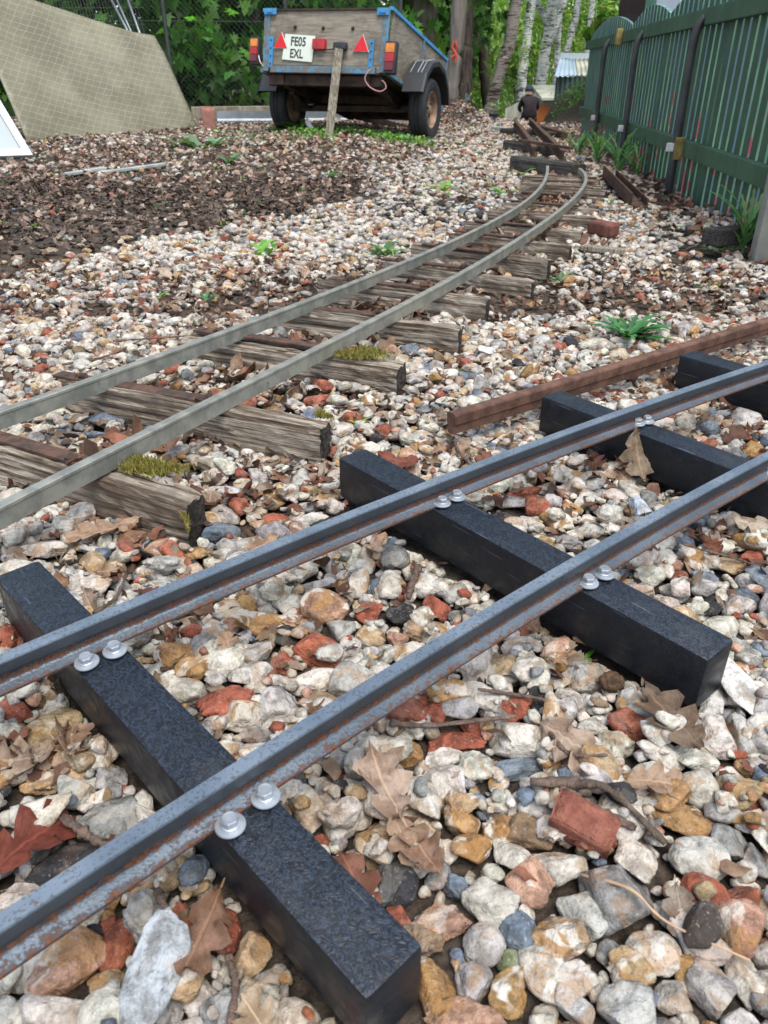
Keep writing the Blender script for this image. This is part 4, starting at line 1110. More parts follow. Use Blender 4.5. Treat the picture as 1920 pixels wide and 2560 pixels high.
# wheels
for s in (-1, 1):
    cx = s * (TW + .105); dz = .0 if s > 0 else .03
    w = empty('wheel', (cx, 0, .222 + dz)); w.parent = tr
    rot = Matrix.Rotation(math.pi / 2, 3, 'Y')
    rr = .222
    tyre = MB().lathe([(.135, -.062), (.165, -.074), (.198, -.072), (.214, -.060), (rr, -.045), (rr, -.020), (rr - .006, -.018), (rr - .006, -.010), (rr, -.008), (rr, .008), (rr - .006, .010), (rr - .006, .018), (rr, .020),
                       (rr, .045), (.214, .060), (.198, .072), (.165, .074), (.135, .062)], 40, (0, 0, 0), rot, False)
    tyre.build('tyre', MAT['tyre_rubber'], w, True, 30)
    # tread blocks
    rim = MB().lathe([(.135, -.055), (.137, .058), (.128, .06), (.122, .05), (.118, .02), (.07, .012), (.06, .03), (.05, .034), (.04, .034), (.03, .05), (.01, .052)], 32, (0, 0, 0), rot)
    ro = rim.build('rim', MAT['wheel_rim'], w, True, 30)
    for kk in range(4):
        aa = kk * math.pi / 2 + .4
        MB().lathe([(.008, 0), (.008, .01), (.005, .014)], 6, (.034, .048 * math.sin(aa) * 1.0, .048 * math.cos(aa)), rot).build('wheel_nut', MAT['chassis'], w)
    if s < 0:
        ro.rotation_euler = (0, 0, math.pi)
# faceted plastic mudguards with pale lines
def mudguard(s):
    x0, x1 = TW + .03, TW + .20; R0 = .345; V = []; an = [157, 132, 108, 80, 52, 28, 4][::-1]
    prof = []
    for a in an: prof.append((R0 * 1.06 * math.cos(math.radians(a)), .222 + R0 * math.sin(math.radians(a)) * 1.02))
    mb = MB(); n = len(prof)
    for xx, sh in ((x0, 0), (x1 - .015, 0), (x1, .012)):
        for (y, z) in prof:
            c = Vector((0, y, z - .222)); l = c.length
            V.append((s * xx, y * (1 - sh / l), .222 + (z - .222) * (1 - sh / l)))
    for xx in (x1, x0):                       # skirt and inner skin for thickness
        for (y, z) in prof:
            c = Vector((0, y, z - .222)); l = c.length; sh = .045 if xx == x1 else .006
            V.append((s * xx, y * (1 - sh / l), .222 + (z - .222) * (1 - sh / l)))
    F = []
    for r_ in range(4):
        for k in range(n - 1): F.append([r_ * n + k, r_ * n + k + 1, (r_ + 1) * n + k + 1, (r_ + 1) * n + k])
    g = tp(mb.add(V, F), 'mudguard', 'black_moulding', tilt=False)
    for xx in (x0 + .035, x0 + .095, x0 + .125):
        m2 = MB(); pts = [(s * xx, y * 1.006, .222 + (z - .222) * 1.006) for (y, z) in prof[1:-1]]
        m2.tube(pts, .0028, 5); tp(m2, 'trim_line', 'pale_line', g, tilt=False)
mudguard(1); mudguard(-1)
# timber prop under the tail
pt = tr.matrix_basis @ (TILT @ tg(812, 340, .05)); pb = Vector(at(818, 352, .045)); pb = Vector((pb.x, pt.y - .10, .03))
pr = MB(); pr.bar(pb, pt, .062, .045, up=(0, -1, 0), bev=.003)
tag(pr.build('timber_prop', MAT['weathered_timber']), 'pale weathered timber prop leaning under the tailgate of the trailer', 'timber')
# red and white marker board lying under the trailer
mk = empty('marker_board', tuple(at(775, 330, .07)), .5, 'small red and white marker board fallen under the trailer', 'marker board')
mk.location.y = 6.9
MB().box((0, 0, .04), (.012, .16, .05), Matrix.Rotation(.6, 3, 'X')).build('board', MAT['white_rim'], mk)
MB().box((.009, 0, .045), (.006, .15, .022), Matrix.Rotation(.6, 3, 'X')).build('stripe', MAT['red_lens'], mk)

# ------------------------------------------------------------------ leaning sheet, window, bars on the left
def grp_sheet():
    BL, BR = at(66, 357, .05), at(488, 322, .06)
    e = (BR - BL); e[2] = 0; e /= np.linalg.norm(e); back = np.array([-e[1], e[0], 0]); 
    lean = math.radians(28); up = back * math.sin(lean) + np.array([0, 0, 1.0]) * math.cos(lean)
    nrm = np.cross(e, up)
    def hit(px, py):
        d = ray(px, py); t = ((BL - CAMP) @ nrm) / (d @ nrm); q = CAMP + d * t - BL
        return (q @ e, q @ up)
    edge = [hit(*q) for q in [(66, 357), (150, 364), (231, 365), (330, 352), (420, 335), (488, 322), (460, 262), (430, 195), (404, 138), (380, 95), (332, 83), (240, 50), (170, 24), (96, 0)]]
    edge += [hit(20, -30), hit(-60, -60), hit(-130, -60), hit(-70, 60), hit(0, 200)]
    bm = bmesh.new()
    vs = [bm.verts.new((u, v, 0)) for u, v in edge]; f = bm.faces.new(vs)
    for _ in range(5):
        bmesh.ops.triangulate(bm, faces=bm.faces[:]); bmesh.ops.subdivide_edges(bm, edges=[q for q in bm.edges if q.calc_length() > .09], cuts=1, use_grid_fill=True)
    top = bmesh.ops.extrude_face_region(bm, geom=bm.faces[:])['geom']
    for v in [g for g in top if isinstance(g, bmesh.types.BMVert)]: v.co.z += .006
    for v in bm.verts: v.co.z += -.05 * math.sin(v.co.x * 1.9) * .5 + .03 * (v.co.x - .6) ** 2
    bmesh.ops.recalc_face_normals(bm, faces=bm.faces[:])
    me = bpy.data.meshes.new('sheet'); 
    for ff in bm.faces: ff.smooth = True
    bm.to_mesh(me); bm.free()
    k = N('wired_sheet', .45, spec=.45); co = k.obj(); sx = k.n('SeparateXYZ', {0: co})
    def lines(ax, ay, sp, w):
        d = k.math('ADD', k.math('MULTIPLY', sx.outputs[0], ax / sp), k.math('MULTIPLY', sx.outputs[1], ay / sp))
        fr = k.math('ABSOLUTE', k.math('SUBTRACT', k.math('FRACT', k.math('ADD', d, k.math('MULTIPLY', k.noise(co, 4, 2, .5), .9))), .5)); return k.step(fr, 0, w, 1, 0)
    ln = k.math('MAXIMUM', lines(.25, .97, .050, .07), k.math('MULTIPLY', lines(.72, -.69, .050, .06), .8))
    n1 = k.noise(co, 2.0, 5, .6); n2 = k.noise(co, 9, 5, .65); n3 = k.noise(co, 45, 3, .6)
    c = k.mix(k.step(n1, .35, .65), (.15, .135, .085), (.235, .22, .145)); c = k.mix(k.step(n2, .5, .72, 0, .6), c, (.17, .16, .125))
    c = k.mix(k.math('MULTIPLY', k.math('MULTIPLY', ln, .5), k.step(n2, .3, .6, .35, 1)), c, (.50, .49, .34)); c = k.mix(k.step(n3, .68, .74, 0, .7), c, (.10, .09, .07))
    k.color(c); k.bump(k.math('ADD', ln, n2), .3, .003)
    me.materials.append(k.m)
    o = link('fibreglass_sheet', me)
    M = Matrix.Identity(4)
    for i in range(3): M[i][0], M[i][1], M[i][2], M[i][3] = e[i], up[i], nrm[i], BL[i]
    o.matrix_world = M
    tag(o, 'large tan wire-patterned fibreglass sheet leaning by the leaf litter', 'sheet')
grp_sheet()
plain('white_upvc', (.52, .55, .58), .35, 0, .05, 4); plain('mirror_glass', (.24, .30, .31), .25, 0, .1, 3)
def upvc_window():
    c = at(84, 392, .03); o = empty('window_frame', tuple(c), 0, 'white plastic window with pale glass leaning beside the fibreglass sheet', 'window')
    e = Vector((-.93, -.36, 0)).normalized(); b = Vector((e.y, -e.x, 0)); lean = math.radians(30)
    if b.y < 0: b = -b
    up = b * math.sin(lean) + Vector((0, 0, math.cos(lean))); up = (up + e * .36).normalized(); nr = e.cross(up).normalized()
    M = Matrix((e, up, nr)).transposed()
    W, Hh, t = .7, .8, .048
    def bx(u0, u1, v0, v1, d, nm, mt, off=0): MB().box(M @ Vector(((u0 + u1) / 2, (v0 + v1) / 2, off)), (u1 - u0, v1 - v0, d), M, .004 if nm == 'frame_bar' else 0).build(nm, MAT[mt], o)
    bx(0, W, 0, t, .05, 'frame_bar', 'white_upvc'); bx(0, W, Hh - t, Hh, .05, 'frame_bar', 'white_upvc')
    bx(0, t, t, Hh - t, .049, 'frame_bar', 'white_upvc'); bx(W - t, W, t, Hh - t, .049, 'frame_bar', 'white_upvc')
    bx(t, W - t, t, Hh - t, .02, 'pane', 'mirror_glass', 0)
upvc_window()
plain('dull_brick', (.15, .062, .048), .9, 0, .3, 40, .003, .2)
plain('pink_brick', (.33, .16, .125), .9, 0, .2, 40, .003, .2)
def rough_brick(name, d, mat, chip=.05):
    bm = bmesh.new(); bmesh.ops.create_cube(bm, size=1); bmesh.ops.bevel(bm, geom=bm.edges[:], offset=.035, segments=2, affect='EDGES'); bmesh.ops.subdivide_edges(bm, edges=bm.edges[:], cuts=4, use_grid_fill=True)
    r = np.random.RandomState(int(d[0] * 1e4)); W = r.randn(14, 3) * 5; ph = r.rand(14) * 6.28; cut = [(r.randn(3), r.uniform(.66, .78)) for _ in range(5)]
    for v in bm.verts:
        q = np.array(v.co); q = q + q / (np.linalg.norm(q) + 1e-6) * chip * .12 * sum(math.sin(float(w @ q) + a) for w, a in zip(W, ph)) * .5
        for nn, oo in cut:
            nn = nn / np.linalg.norm(nn); t = float(q @ nn)
            if t > oo: q = q - nn * (t - oo)
        v.co = Vector((q[0] * d[0], q[1] * d[1], q[2] * d[2]))
    me = bpy.data.meshes.new(name)
    for f in bm.faces: f.smooth = True
    bm.to_mesh(me); bm.free(); me.materials.append(MAT[mat]); return link(name, me)
def brick(name, c, d, rz, label, rx=0, mat='brick'):
    o = rough_brick(name, d, mat); o.location = (c[0], c[1], c[2] + d[2] / 2); o.rotation_euler = (rx, 0, rz)
    return tag(o, label, 'brick')
p = at(526, 331, .05); brick('brick', (p[0], p[1], .04), (.105, .07, .205), .15, 'pinkish red brick standing on end next to the fibreglass sheet', 0, 'pink_brick')
p = at(1508, 600, .0); brick('brick', (p[0], p[1] + .02, .012), (.10, .046, .042), -1.05, 'dull red brick lying in the gravel beside the curving track', .05, 'dull_brick')
plain('galv_channel', (.32, .35, .37), .35, .6, .15, 10); plain('grey_board', (.36, .37, .33), .7, 0, .3, 12, .003)
a, b = atY(545, 322, 8.3), atY(1010, 306, 8.9)
a = np.array([a[0], 8.3, .075]); b = np.array([b[0], 8.9, .05])
o = empty('steel_channel', tuple(a), 0, 'long shiny galvanised channel lying on the ground behind the trailer wheels', 'channel')
Local(o).build(MB().sweep([tuple(a), tuple((a + b) / 2), tuple(b)], [(-.035, 0), (.035, 0), (.035, .012), (.006, .03), (.002, .095), (-.006, .095), (-.010, .03), (-.035, .014)]), 'bar', MAT['galv_channel'])
for i, (q0, q1, w, lab) in enumerate([((165, 436), (262, 420), .05, 'short pale grey lath half buried in leaves'), ((250, 432), (428, 408), .045, 'long grey lath lying across the leaf litter in front of the sheet')]):
    a, b = at(*q0, .01), at(*q1, .025); b = a + (b - a)
    tag(MB().bar(tuple(a), tuple(b), w, .014, bev=.002).build('lath', MAT['grey_board']), lab, 'lath')
a, b = atY(480, 290, 9.0), atY(640, 288, 9.1)
tag(MB().bar((a[0], 9.0, .12), (b[0] + .2, 9.15, .12), .12, .13, bev=.006).build('timber_baulk', MAT['weathered_timber']), 'weathered timber baulk along the foot of the chain-link fence', 'timber')

# ------------------------------------------------------------------ green picket fence
def fence_paint():
    k = N('green_paint', .6); co = k.shift(k.obj()); n1 = k.noise(co, 5, 5, .65); n2 = k.noise(k.map(co, (30, 30, 4)), 2, 4, .6)
    c = k.mix(k.step(n1, .3, .7), (.030, .076, .038), (.054, .118, .062)); c = k.mix(k.step(n2, .6, .75, 0, .4), c, (.05, .10, .07))
    k.color(c); k.bump(n2, .25, .002); MAT['fence_green'] = k.m
    k = N('edge_paint', .6); co = k.pos(); n1 = k.noise(k.map(co, (2.2, 2.2, 2.6)), 2, 3, .6); n2 = k.noise(k.map(co, (9, 9, 1.5)), 2, 2, .5)
    c = k.mix(k.step(n1, .3, .7), (.12, .28, .19), (.22, .38, .28)); z = k.n('SeparateXYZ', {0: co}).outputs[2]
    c = k.mix(k.step(k.math('ADD', n2, k.math('MULTIPLY', z, .15)), .52, .60, 0, .8), c, (.11, .19, .27))
    pk = k.math('SUBTRACT', k.noise(k.map(co, (11, 11, 5)), 1.3, 2, .5), k.math('MULTIPLY', z, .32))
    c = k.mix(k.step(pk, .53, .56), c, (.45, .08, .15)); k.color(c); MAT['fence_edge'] = k.m
fence_paint()
plain('pipe_black', (.036, .037, .036), .55, 0, .4, 9); plain('yellow_block', (.23, .17, .05), .8, 0, .4, 20); plain('white_cap', (.6, .6, .6), .5); plain('concrete', (.26, .25, .21), .9, 0, .15, 14, .003, .2)
fp = [np.array(q)[:2] for q in FENCE]                     # far to near
base_dir = (fp[2] - fp[0]) / np.linalg.norm(fp[2] - fp[0])
F0 = fp[0]; 
def fpt(s, off=0.0):                                      # s metres from the far end, off towards the yard
    d = base_dir; return F0 + d * s + np.array([d[1], -d[0]]) * -off * -1
offs = np.array([base_dir[1], -base_dir[0]])              # points to the yard side?
if offs @ (np.array([0., 5.]) - F0) < 0: offs = -offs
def fq(s, off, z): q = F0 + base_dir * s + offs * off; return Vector((q[0], q[1], z))
def s_at(px, zz=.4):                                             # distance along the fence of an image column at rail height
    best = min(np.linspace(0, 7, 1400), key=lambda s: abs(colx(fq(s, 0, zz)) - px)); return float(best)
def colx(p): v = np.array(p) - CAMP; return 960 + FPX * (v @ AX) / (v @ AF)
fence = empty('picket_fence', tuple(fq(0, 0, 0)), 0, 'dark green bow-topped picket fence with black pipe posts and pink painted slat edges', 'fence')
FL = Local(fence)
cuts = [0.0, s_at(1574, .75), s_at(1668, .76), s_at(1826, .76)]
PL = (cuts[-1] - cuts[0]) / 3; cuts.append(cuts[-1] + PL * 1.05)
pitch, sw, stt = .096, .070, .018
ang = math.atan2(base_dir[1], base_dir[0])
for i in range(4):
    c0, c1 = cuts[i], cuts[i + 1]; n = max(6, int(round((c1 - c0) / pitch))); 
    for j in range(n):
        s = c0 + (j + .5) * (c1 - c0) / n; t = (s - c0) / (c1 - c0); top = .742 + (.10 if i == 0 else .075) * math.sin(math.pi * t) ** .8
        mb = MB(); rotz = Matrix.Rotation(ang, 3, 'Z'); hh = top + .10; w = (c1 - c0) / n * .74
        q = fq(s, -.03, top - hh / 2)
        V = [(-w / 2, -stt / 2, -hh / 2), (w / 2, -stt / 2, -hh / 2), (w / 2, stt / 2, -hh / 2), (-w / 2, stt / 2, -hh / 2)]
        sl = .095 * math.cos(math.pi * t) * math.pi / (c1 - c0) * w / 2 * .8
        V += [(-w / 2, -stt / 2, hh / 2 - sl), (w / 2, -stt / 2, hh / 2 + sl), (w / 2, stt / 2, hh / 2 + sl), (-w / 2, stt / 2, hh / 2 - sl)]
        mb.mat(0).add([q + rotz @ Vector(v) for v in V], [[0, 1, 2, 3], [0, 4, 5, 1], [2, 6, 7, 3]])
        mb.mat(1).add([q + rotz @ Vector(v) for v in V], [[1, 5, 6, 2], [3, 7, 4, 0], [4, 7, 6, 5]])
        FL.build(mb, 'slat', [MAT['fence_green'], MAT['fence_edge']])
    for z0, z1 in ((.138, .205), (.653, .718)):
        FL.build(MB().bar(fq(c0 + .006, .0, (z0 + z1) / 2), fq(c1 - .006, .0, (z0 + z1) / 2), .036, z1 - z0, bev=.003), 'rail', MAT['fence_green'])
for k, c in enumerate(cuts[:4]):
    FL.build(MB().box(fq(c, -.055, .29), (.05, .05, .86), Matrix.Rotation(ang, 3, 'Z')), 'post', MAT['fence_green'])
for (bx, tx) in ((1497, 1536), (1572, 1620), (1702, 1775)):
    s = s_at((bx + tx) / 2); a = fq(s, .045, -.08); b = fq(s, .045, .60); c = fq(s, .015, .69)
    FL.build(MB().tube(smooth_curve([a, a + (b - a) * .5, b, c], 14), [.019] * 11 + [.017, .014, .012], 10), 'pipe_post', MAT['pipe_black'], smooth=True)
    FL.build(MB().box(fq(s, .072, .175), (.03, .03, .035), Matrix.Rotation(ang, 3, 'Z'), .003), 'pipe_clip', MAT['white_cap'])
for px, z in ((1512, .17), (1545, .685), (1738, .17)):
    FL.build(MB().box(fq(s_at(px), .035, z), (.06, .04, .095), Matrix.Rotation(ang, 3, 'Z'), .004), 'rail_block', MAT['yellow_block'])
cp = at(1890, 628, .0)
o = empty('concrete_post', (cp[0] + .03, cp[1], 0), math.radians(-12), 'square pale concrete post standing in front of the green fence', 'post')
MB().box((0, 0, .28), (.075, .075, .70), bev=.006).build('shaft', MAT['concrete'], o)
p = at(1770, 590, .02)
tag(MB().bar((p[0], p[1] - .02, .02), (p[0] + .24, p[1] + .1, .015), .07, .05, bev=.004).build('timber_offcut', MAT['dark_timber']), 'short charred timber offcut lying beside the concrete post', 'timber')
p = at(1500, 618, .01)
tag(MB().bar((p[0] - .05, p[1] + .02, .006), (p[0] + .06, p[1] - .05, .006), .035, .016, bev=.003).build('timber_offcut', MAT['weathered_timber']), 'thin weathered wood offcut under the fallen red brick', 'timber')

# ------------------------------------------------------------------ buildings beyond the fence and down the slope
plain('brown_board', (.035, .022, .018), .8, 0, .3, 6, .004); plain('white_panel', (.62, .68, .72), .6, 0, .06, 3); plain('green_trim', (.10, .23, .16), .6, 0, .2, 5)
def chalet():
    o = empty('timber_chalet', (2.75, 8.0, 0), 0, 'dark brown weatherboarded building with white panel rising behind the green fence', 'building')
    p0 = atY(1549, 60, 9.4); p1 = atY(1617, 60, 9.1); p2 = atY(1640, 40, 9.0); p3 = atY(1760, 40, 8.4)
    def wall(pa, pb, z0, z1, t, nm, mt, off=0):
        a = Vector((pa[0], pa[1] + off, (z0 + z1) / 2)); b = Vector((pb[0], pb[1] + off, (z0 + z1) / 2)); L = Local(o)
        return L.build(MB().bar(a, b, t, z1 - z0), nm, MAT[mt])
    wall(p0, p1, 0, 2.5, .05, 'wall', 'brown_board', .03)
    for i in range(18):
        z = .1 + i * .135; a = Vector((p0[0], p0[1] - .02, z)); b = Vector((p1[0], p1[1] - .02, z))
        L = Local(o); mb = MB().bar(a, b, .02, .15, up=(0, -.12, 1)); L.build(mb, 'weatherboard', MAT['brown_board'])
    wall(p1, p2, 0, 2.5, .11, 'corner_post', 'green_trim'); wall(p2, p3, 0, 2.5, .06, 'panel', 'white_panel', .02)
    wall(mid(p2, p3), mid(p2, p3) + np.array([.03, -.02, 0]), 0, 2.5, .10, 'cover_strip', 'white_panel', .0)
    pe = p0 + np.array([.9, 3.0, 0]); wall(p0, pe, 0, 2.5, .05, 'wall', 'brown_board')
    a = Vector((p0[0] - .3, p0[1] - .3, 2.55)); b = Vector((p3[0] + .3, p3[1] - .3, 2.55)); c = Vector((p3[0] + 1.4, p3[1] + 3.2, 2.9)); d = Vector((p0[0] + .7, p0[1] + 3.4, 2.9))
    u = Vector((0, 0, .07)); L = Local(o)
    L.build(MB().add([a, b, c, d, a + u, b + u, c + u, d + u], [[0, 1, 2, 3], [4, 5, 6, 7], [0, 1, 5, 4], [1, 2, 6, 5], [2, 3, 7, 6], [3, 0, 4, 7]]), 'roof', MAT['dark_timber'])
chalet()
plain('grey_green_tin', (.075, .11, .10), .6, .1, .25, 3); plain('tin_roof', (.42, .52, .56), .4, .5, .15, 2); plain('old_roof', (.40, .40, .31), .6, .1, .3, 3); plain('orange_paint', (.42, .12, .02), .6, 0, .15, 3); plain('grey_paint', (.22, .25, .23), .7, 0, .2, 3)
def corrugated(a, b, c, d, pitch, amp):
    """sheet a-b bottom edge, d-c top edge, waves along a-b"""
    a, b, c, d = map(Vector, (a, b, c, d)); n = int((b - a).length / pitch * 6) + 1; nr = (b - a).cross(d - a).normalized(); mb = MB(); V = []
    for i in range(n):
        t = i / (n - 1); w = nr * amp * math.sin(2 * math.pi * t * (b - a).length / pitch)
        V += [a.lerp(b, t) + w, d.lerp(c, t) + w, a.lerp(b, t) + w - nr * .004, d.lerp(c, t) + w - nr * .004]
    F = []
    for i in range(n - 1):
        k = i * 4; F += [[k, k + 4, k + 5, k + 1], [k + 2, k + 3, k + 7, k + 6]]
    return mb.add(V, F)
def tin_shed():
    Y = 15.5; w0, w1 = atY(1392, 188, Y), atY(1475, 188, Y - .5); zb = -1.35
    o = empty('tin_shed', (w0[0], w0[1], zb), 0, 'corrugated tin shed with dark walls and pale sloping roof beyond the fence end', 'shed'); L = Local(o)
    zt = w0[2]; a = (w0[0], w0[1], zb); b = (w1[0] + .5, w1[1], zb)
    L.build(corrugated(a, b, (b[0], b[1], zt), (a[0], a[1], zt), .085, .012), 'wall', MAT['grey_green_tin'])
    sl = 2.2 * a[0] / a[1] * 1.25; L.build(corrugated((a[0] + sl, a[1] + 2.2, zb), a, (a[0], a[1], zt), (a[0] + sl, a[1] + 2.2, zt), .085, .012), 'wall', MAT['grey_green_tin'])
    r0 = atY(1400, 143, Y + .5); r1 = (b[0] + .05, b[1] + .5, r0[2]); xm = atY(1440, 180, Y)[0]
    e0, e1 = Vector((a[0] - .06, a[1] - .08, zt - .02)), Vector((xm, a[1] - .08 - .1, zt - .02)); 
    L.build(corrugated(e0, e1, (xm + .06, r0[1], r0[2]), (r0[0], r0[1], r0[2]), .085, .012), 'roof', MAT['tin_roof'])
    L.build(corrugated((xm, e1.y, zt - .02), (b[0] + .1, b[1] - .08, zt - .02), r1, (xm + .06, r0[1], r0[2]), .085, .012), 'roof', MAT['old_roof'])
    L.build(MB().bar((r0[0], r0[1], r0[2] + .03), r1, .03, .08), 'ridge_board', MAT['white_panel'])
    L.build(corrugated((b[0] + .5, b[1] + 2.4, zb), (a[0] + .55, a[1] + 2.3, zb), (a[0] + .55, a[1] + 2.3, zt), (b[0] + .5, b[1] + 2.4, zt), .085, .012), 'wall', MAT['grey_green_tin'])
tin_shed()
def hut():
    Y = 23.6; zb = -1.75; p0, p1 = atY(1340, 250, Y), atY(1392, 250, Y); o = empty('low_hut', (p0[0], Y, zb), 0, 'low grey hut with orange door at the foot of the slope', 'hut'); L = Local(o)
    zt = p1[2]
    L.build(MB().box(((p0[0] + p1[0]) / 2 + .2, Y + .6, (zb + zt) / 2), (p1[0] - p0[0], 1.2, zt - zb)), 'wall', MAT['grey_paint'])
    q0, q1 = atY(1318, 262, Y - .04), atY(1377, 262, Y - .04); dz = q0[2]
    dr = L.build(MB().box(((q0[0] + q1[0]) / 2, Y - .03, (zb + dz) / 2), (q1[0] - q0[0], .05, dz - zb)), 'door', MAT['orange_paint'])
    L.build(MB().lathe([(.02, 0), (.025, .03), (.01, .045)], 10, (q1[0] - .08, Y - .055, (zb + dz) / 2), Matrix.Rotation(math.pi / 2, 3, 'X')), 'handle', MAT['chassis'], dr)
    V = [(p0[0] + .1, Y - .25, zt), (p1[0] + .3, Y - .25, zt), (p1[0] + .3, Y + 1.4, zt + .28), (p0[0] + .1, Y + 1.4, zt + .28)]
    u = Vector((0, 0, .06)); L.build(MB().add([Vector(v) for v in V] + [Vector(v) + u for v in V], [[0, 1, 2, 3], [4, 5, 6, 7], [0, 1, 5, 4], [1, 2, 6, 5], [2, 3, 7, 6], [3, 0, 4, 7]]), 'roof', MAT['old_roof'])
hut()
a, b = atY(1262, 290, 19.5), atY(1300, 290, 24.5); zt0, zt1 = atY(1262, 272, 19.5)[2], atY(1300, 252, 24.5)[2]
o = empty('tin_screen', (a[0], a[1], -1.5), 0, 'grey-green corrugated screen beside the low hut', 'screen')
Local(o).build(corrugated((a[0], a[1], -1.5), (b[0], b[1], -1.6), (b[0], b[1], zt1), (a[0], a[1], zt0), .09, .012), 'sheet', MAT['old_roof'])
Local(o).build(MB().bar((b[0], b[1], -1.6), (b[0], b[1], zt1 + .05), .07, .07, up=(0, 1, 0)), 'post', MAT['weathered_timber'])
plain('blue_tub', (.012, .02, .05), .5, 0, .2, 4); plain('steel_post', (.17, .19, .20), .6, .3, .2, 5)
p = atY(1232, 322, 9.2); p[2] = float(gz(p[0], p[1]))
o = MB().lathe([(.035, 0), (.05, .06), (.056, .062), (.056, .07), (.048, .07), (.032, .012)], 20).build('plastic_tub', MAT['blue_tub'], None, True, 40); o.location = p
tag(o, 'small dark blue plastic tub sitting at the crest of the bank', 'tub')
a = atY(1163, 290, 11.0)
o = empty('steel_stake', (a[0], 11.0, float(gz(a[0], 11.0)) - .05), 0, 'short grey steel stake standing beside the ivy-clad trunk', 'stake')
MB().box((0, 0, .24), (.03, .03, .5)).build('shaft', MAT['steel_post'], o); MB().box((.02, 0, .44), (.07, .035, .06)).build('head', MAT['steel_post'], o)
p = at(1400, 322, .01)
tag(MB().bar(at(1235, 322, .03), at(1290, 326, .03), .08, .04, bev=.003).build('plank', MAT['grey_board']), 'pale weathered plank lying across the crest beside the tub', 'plank')
tag(MB().bar(at(1350, 318, .05), at(1412, 337, .05), .05, .04, bev=.003).build('timber_baulk', MAT['rusty_dark']), 'dark timber lying beside the raised rusty track', 'timber')

# ------------------------------------------------------------------ foliage
def leaf_cloud(pts, sizes, cols, r, shape='oval', droop=.3):
    """one mesh of separate bent leaves; pts (n,3)"""
    n = len(pts)
    if shape == 'maple':
        out = [(0, -.55), (.14, -.12), (.5, -.28), (.36, .0), (.62, .22), (.28, .2), (.24, .42), (0, .75), (-.24, .42), (-.28, .2), (-.62, .22), (-.36, .0), (-.5, -.28), (-.14, -.12)]
        base = np.array([(0, 0, 0)] + [(a, b, -.18 * (a * a + b * b)) for a, b in out]); k = len(out)
        F0 = np.array([[0, 1 + i, 1 + (i + 1) % k] for i in range(k)])
    elif shape == 'narrow':
        base = np.array([(-.02, -.5, 0), (.16, -.05, .03), (0, .55, -.06), (-.16, -.05, .03)]); F0 = np.array([[0, 1, 2, 3]])
    else:
        base = np.array([(0, -.5, 0), (.3, -.1, -.06), (.22, .28, -.1), (0, .55, -.12), (-.22, .28, -.1), (-.3, -.1, -.06), (0, .05, .02)])
        F0 = np.array([[0, 1, 6], [1, 2, 6], [2, 3, 6], [3, 4, 6], [4, 5, 6], [5, 0, 6]])
    nb = len(base)
    V = np.tile(base, (n, 1, 1)) * np.asarray(sizes)[:, None, None]
    ya, tx, ty = r.rand(n) * 6.28, r.randn(n) * .55 - droop, r.randn(n) * .5
    cx, sx = np.cos(tx)[:, None], np.sin(tx)[:, None]; cy, sy = np.cos(ty)[:, None], np.sin(ty)[:, None]; cz, sz = np.cos(ya)[:, None], np.sin(ya)[:, None]
    x, y, z = V[..., 0], V[..., 1], V[..., 2]
    x, z = x * cy + z * sy, -x * sy + z * cy
    y, z = y * cx - z * sx, y * sx + z * cx
    x, y = x * cz - y * sz, x * sz + y * cz
    V = np.stack([x, y, z], -1) + np.asarray(pts)[:, None, :]
    F = (F0[None] + (np.arange(n) * nb)[:, None, None]).reshape(-1, F0.shape[1])
    C = np.repeat(np.concatenate([cols, np.ones((n, 1))], 1), nb, axis=0)
    return V.reshape(-1, 3), F, C
def crown(name, pts, sizes, cols, r, parent, shape='oval', droop=.3, mat='leaf'):
    V, F, C = leaf_cloud(pts, sizes, cols, r, shape, droop)
    if parent is not None: V = V - np.array(parent.location)
    return link(name, mesh_np(name, V, F, [MAT[mat]], False, None, {'lcol': ('FLOAT_COLOR', C)}), parent)
def clumps(r, centers, rad, n):
    c = np.asarray(centers)[r.randint(len(centers), size=n)]
    d = r.randn(n, 3); d /= np.linalg.norm(d, axis=1)[:, None]
    return c + d * (r.rand(n, 1) ** .45) * np.asarray(rad)
def greens(r, n, base, var=.3):
    base = np.asarray(base); c = base[r.randint(len(base), size=n)] if base.ndim == 2 else np.tile(base, (n, 1))
    return np.clip(c * r.uniform(1 - var, 1 + var, (n, 1)) * (1 + .12 * r.randn(n, 3)), .004, .7)

def bark(name, light, dark, zs=3, sc=20, bands=False):
    k = N(name, .9, spec=.2); co = k.shift(k.obj())
    if bands:
        n1 = k.noise(k.map(co, (2.2, 2.2, 16)), 2.4, 5, .75, .4); n2 = k.noise(co, 3.5, 4, .6)
        c = k.mix(k.step(k.math('ADD', n1, k.math('MULTIPLY', n2, .35)), .68, .74), light, dark)
        c = k.mix(k.step(k.noise(co, 1.1, 3, .6), .55, .7, 0, .4), c, (.34, .34, .27))
    else:
        n1 = k.noise(k.map(co, (sc, sc, zs)), 1.0, 6, .7, .6); n2 = k.noise(co, 2.2, 4, .6)
        c = k.mix(k.step(n1, .35, .62), dark, light); c = k.mix(k.step(n2, .5, .7, 0, .4), c, (.07, .08, .045))
    k.color(c); k.bump(n1, .9, .02); MAT[name] = k.m
bark('grey_bark', (.22, .19, .155), (.07, .058, .047), 2.5, 18); bark('dark_bark', (.11, .085, .07), (.035, .028, .024), 4, 26); bark('birch_bark', (.66, .65, .61), (.06, .052, .045), bands=True); bark('mixed_birch', (.48, .42, .36), (.09, .065, .055), bands=True)
bark('smooth_pole', (.25, .22, .185), (.13, .11, .09), 1.4, 14)

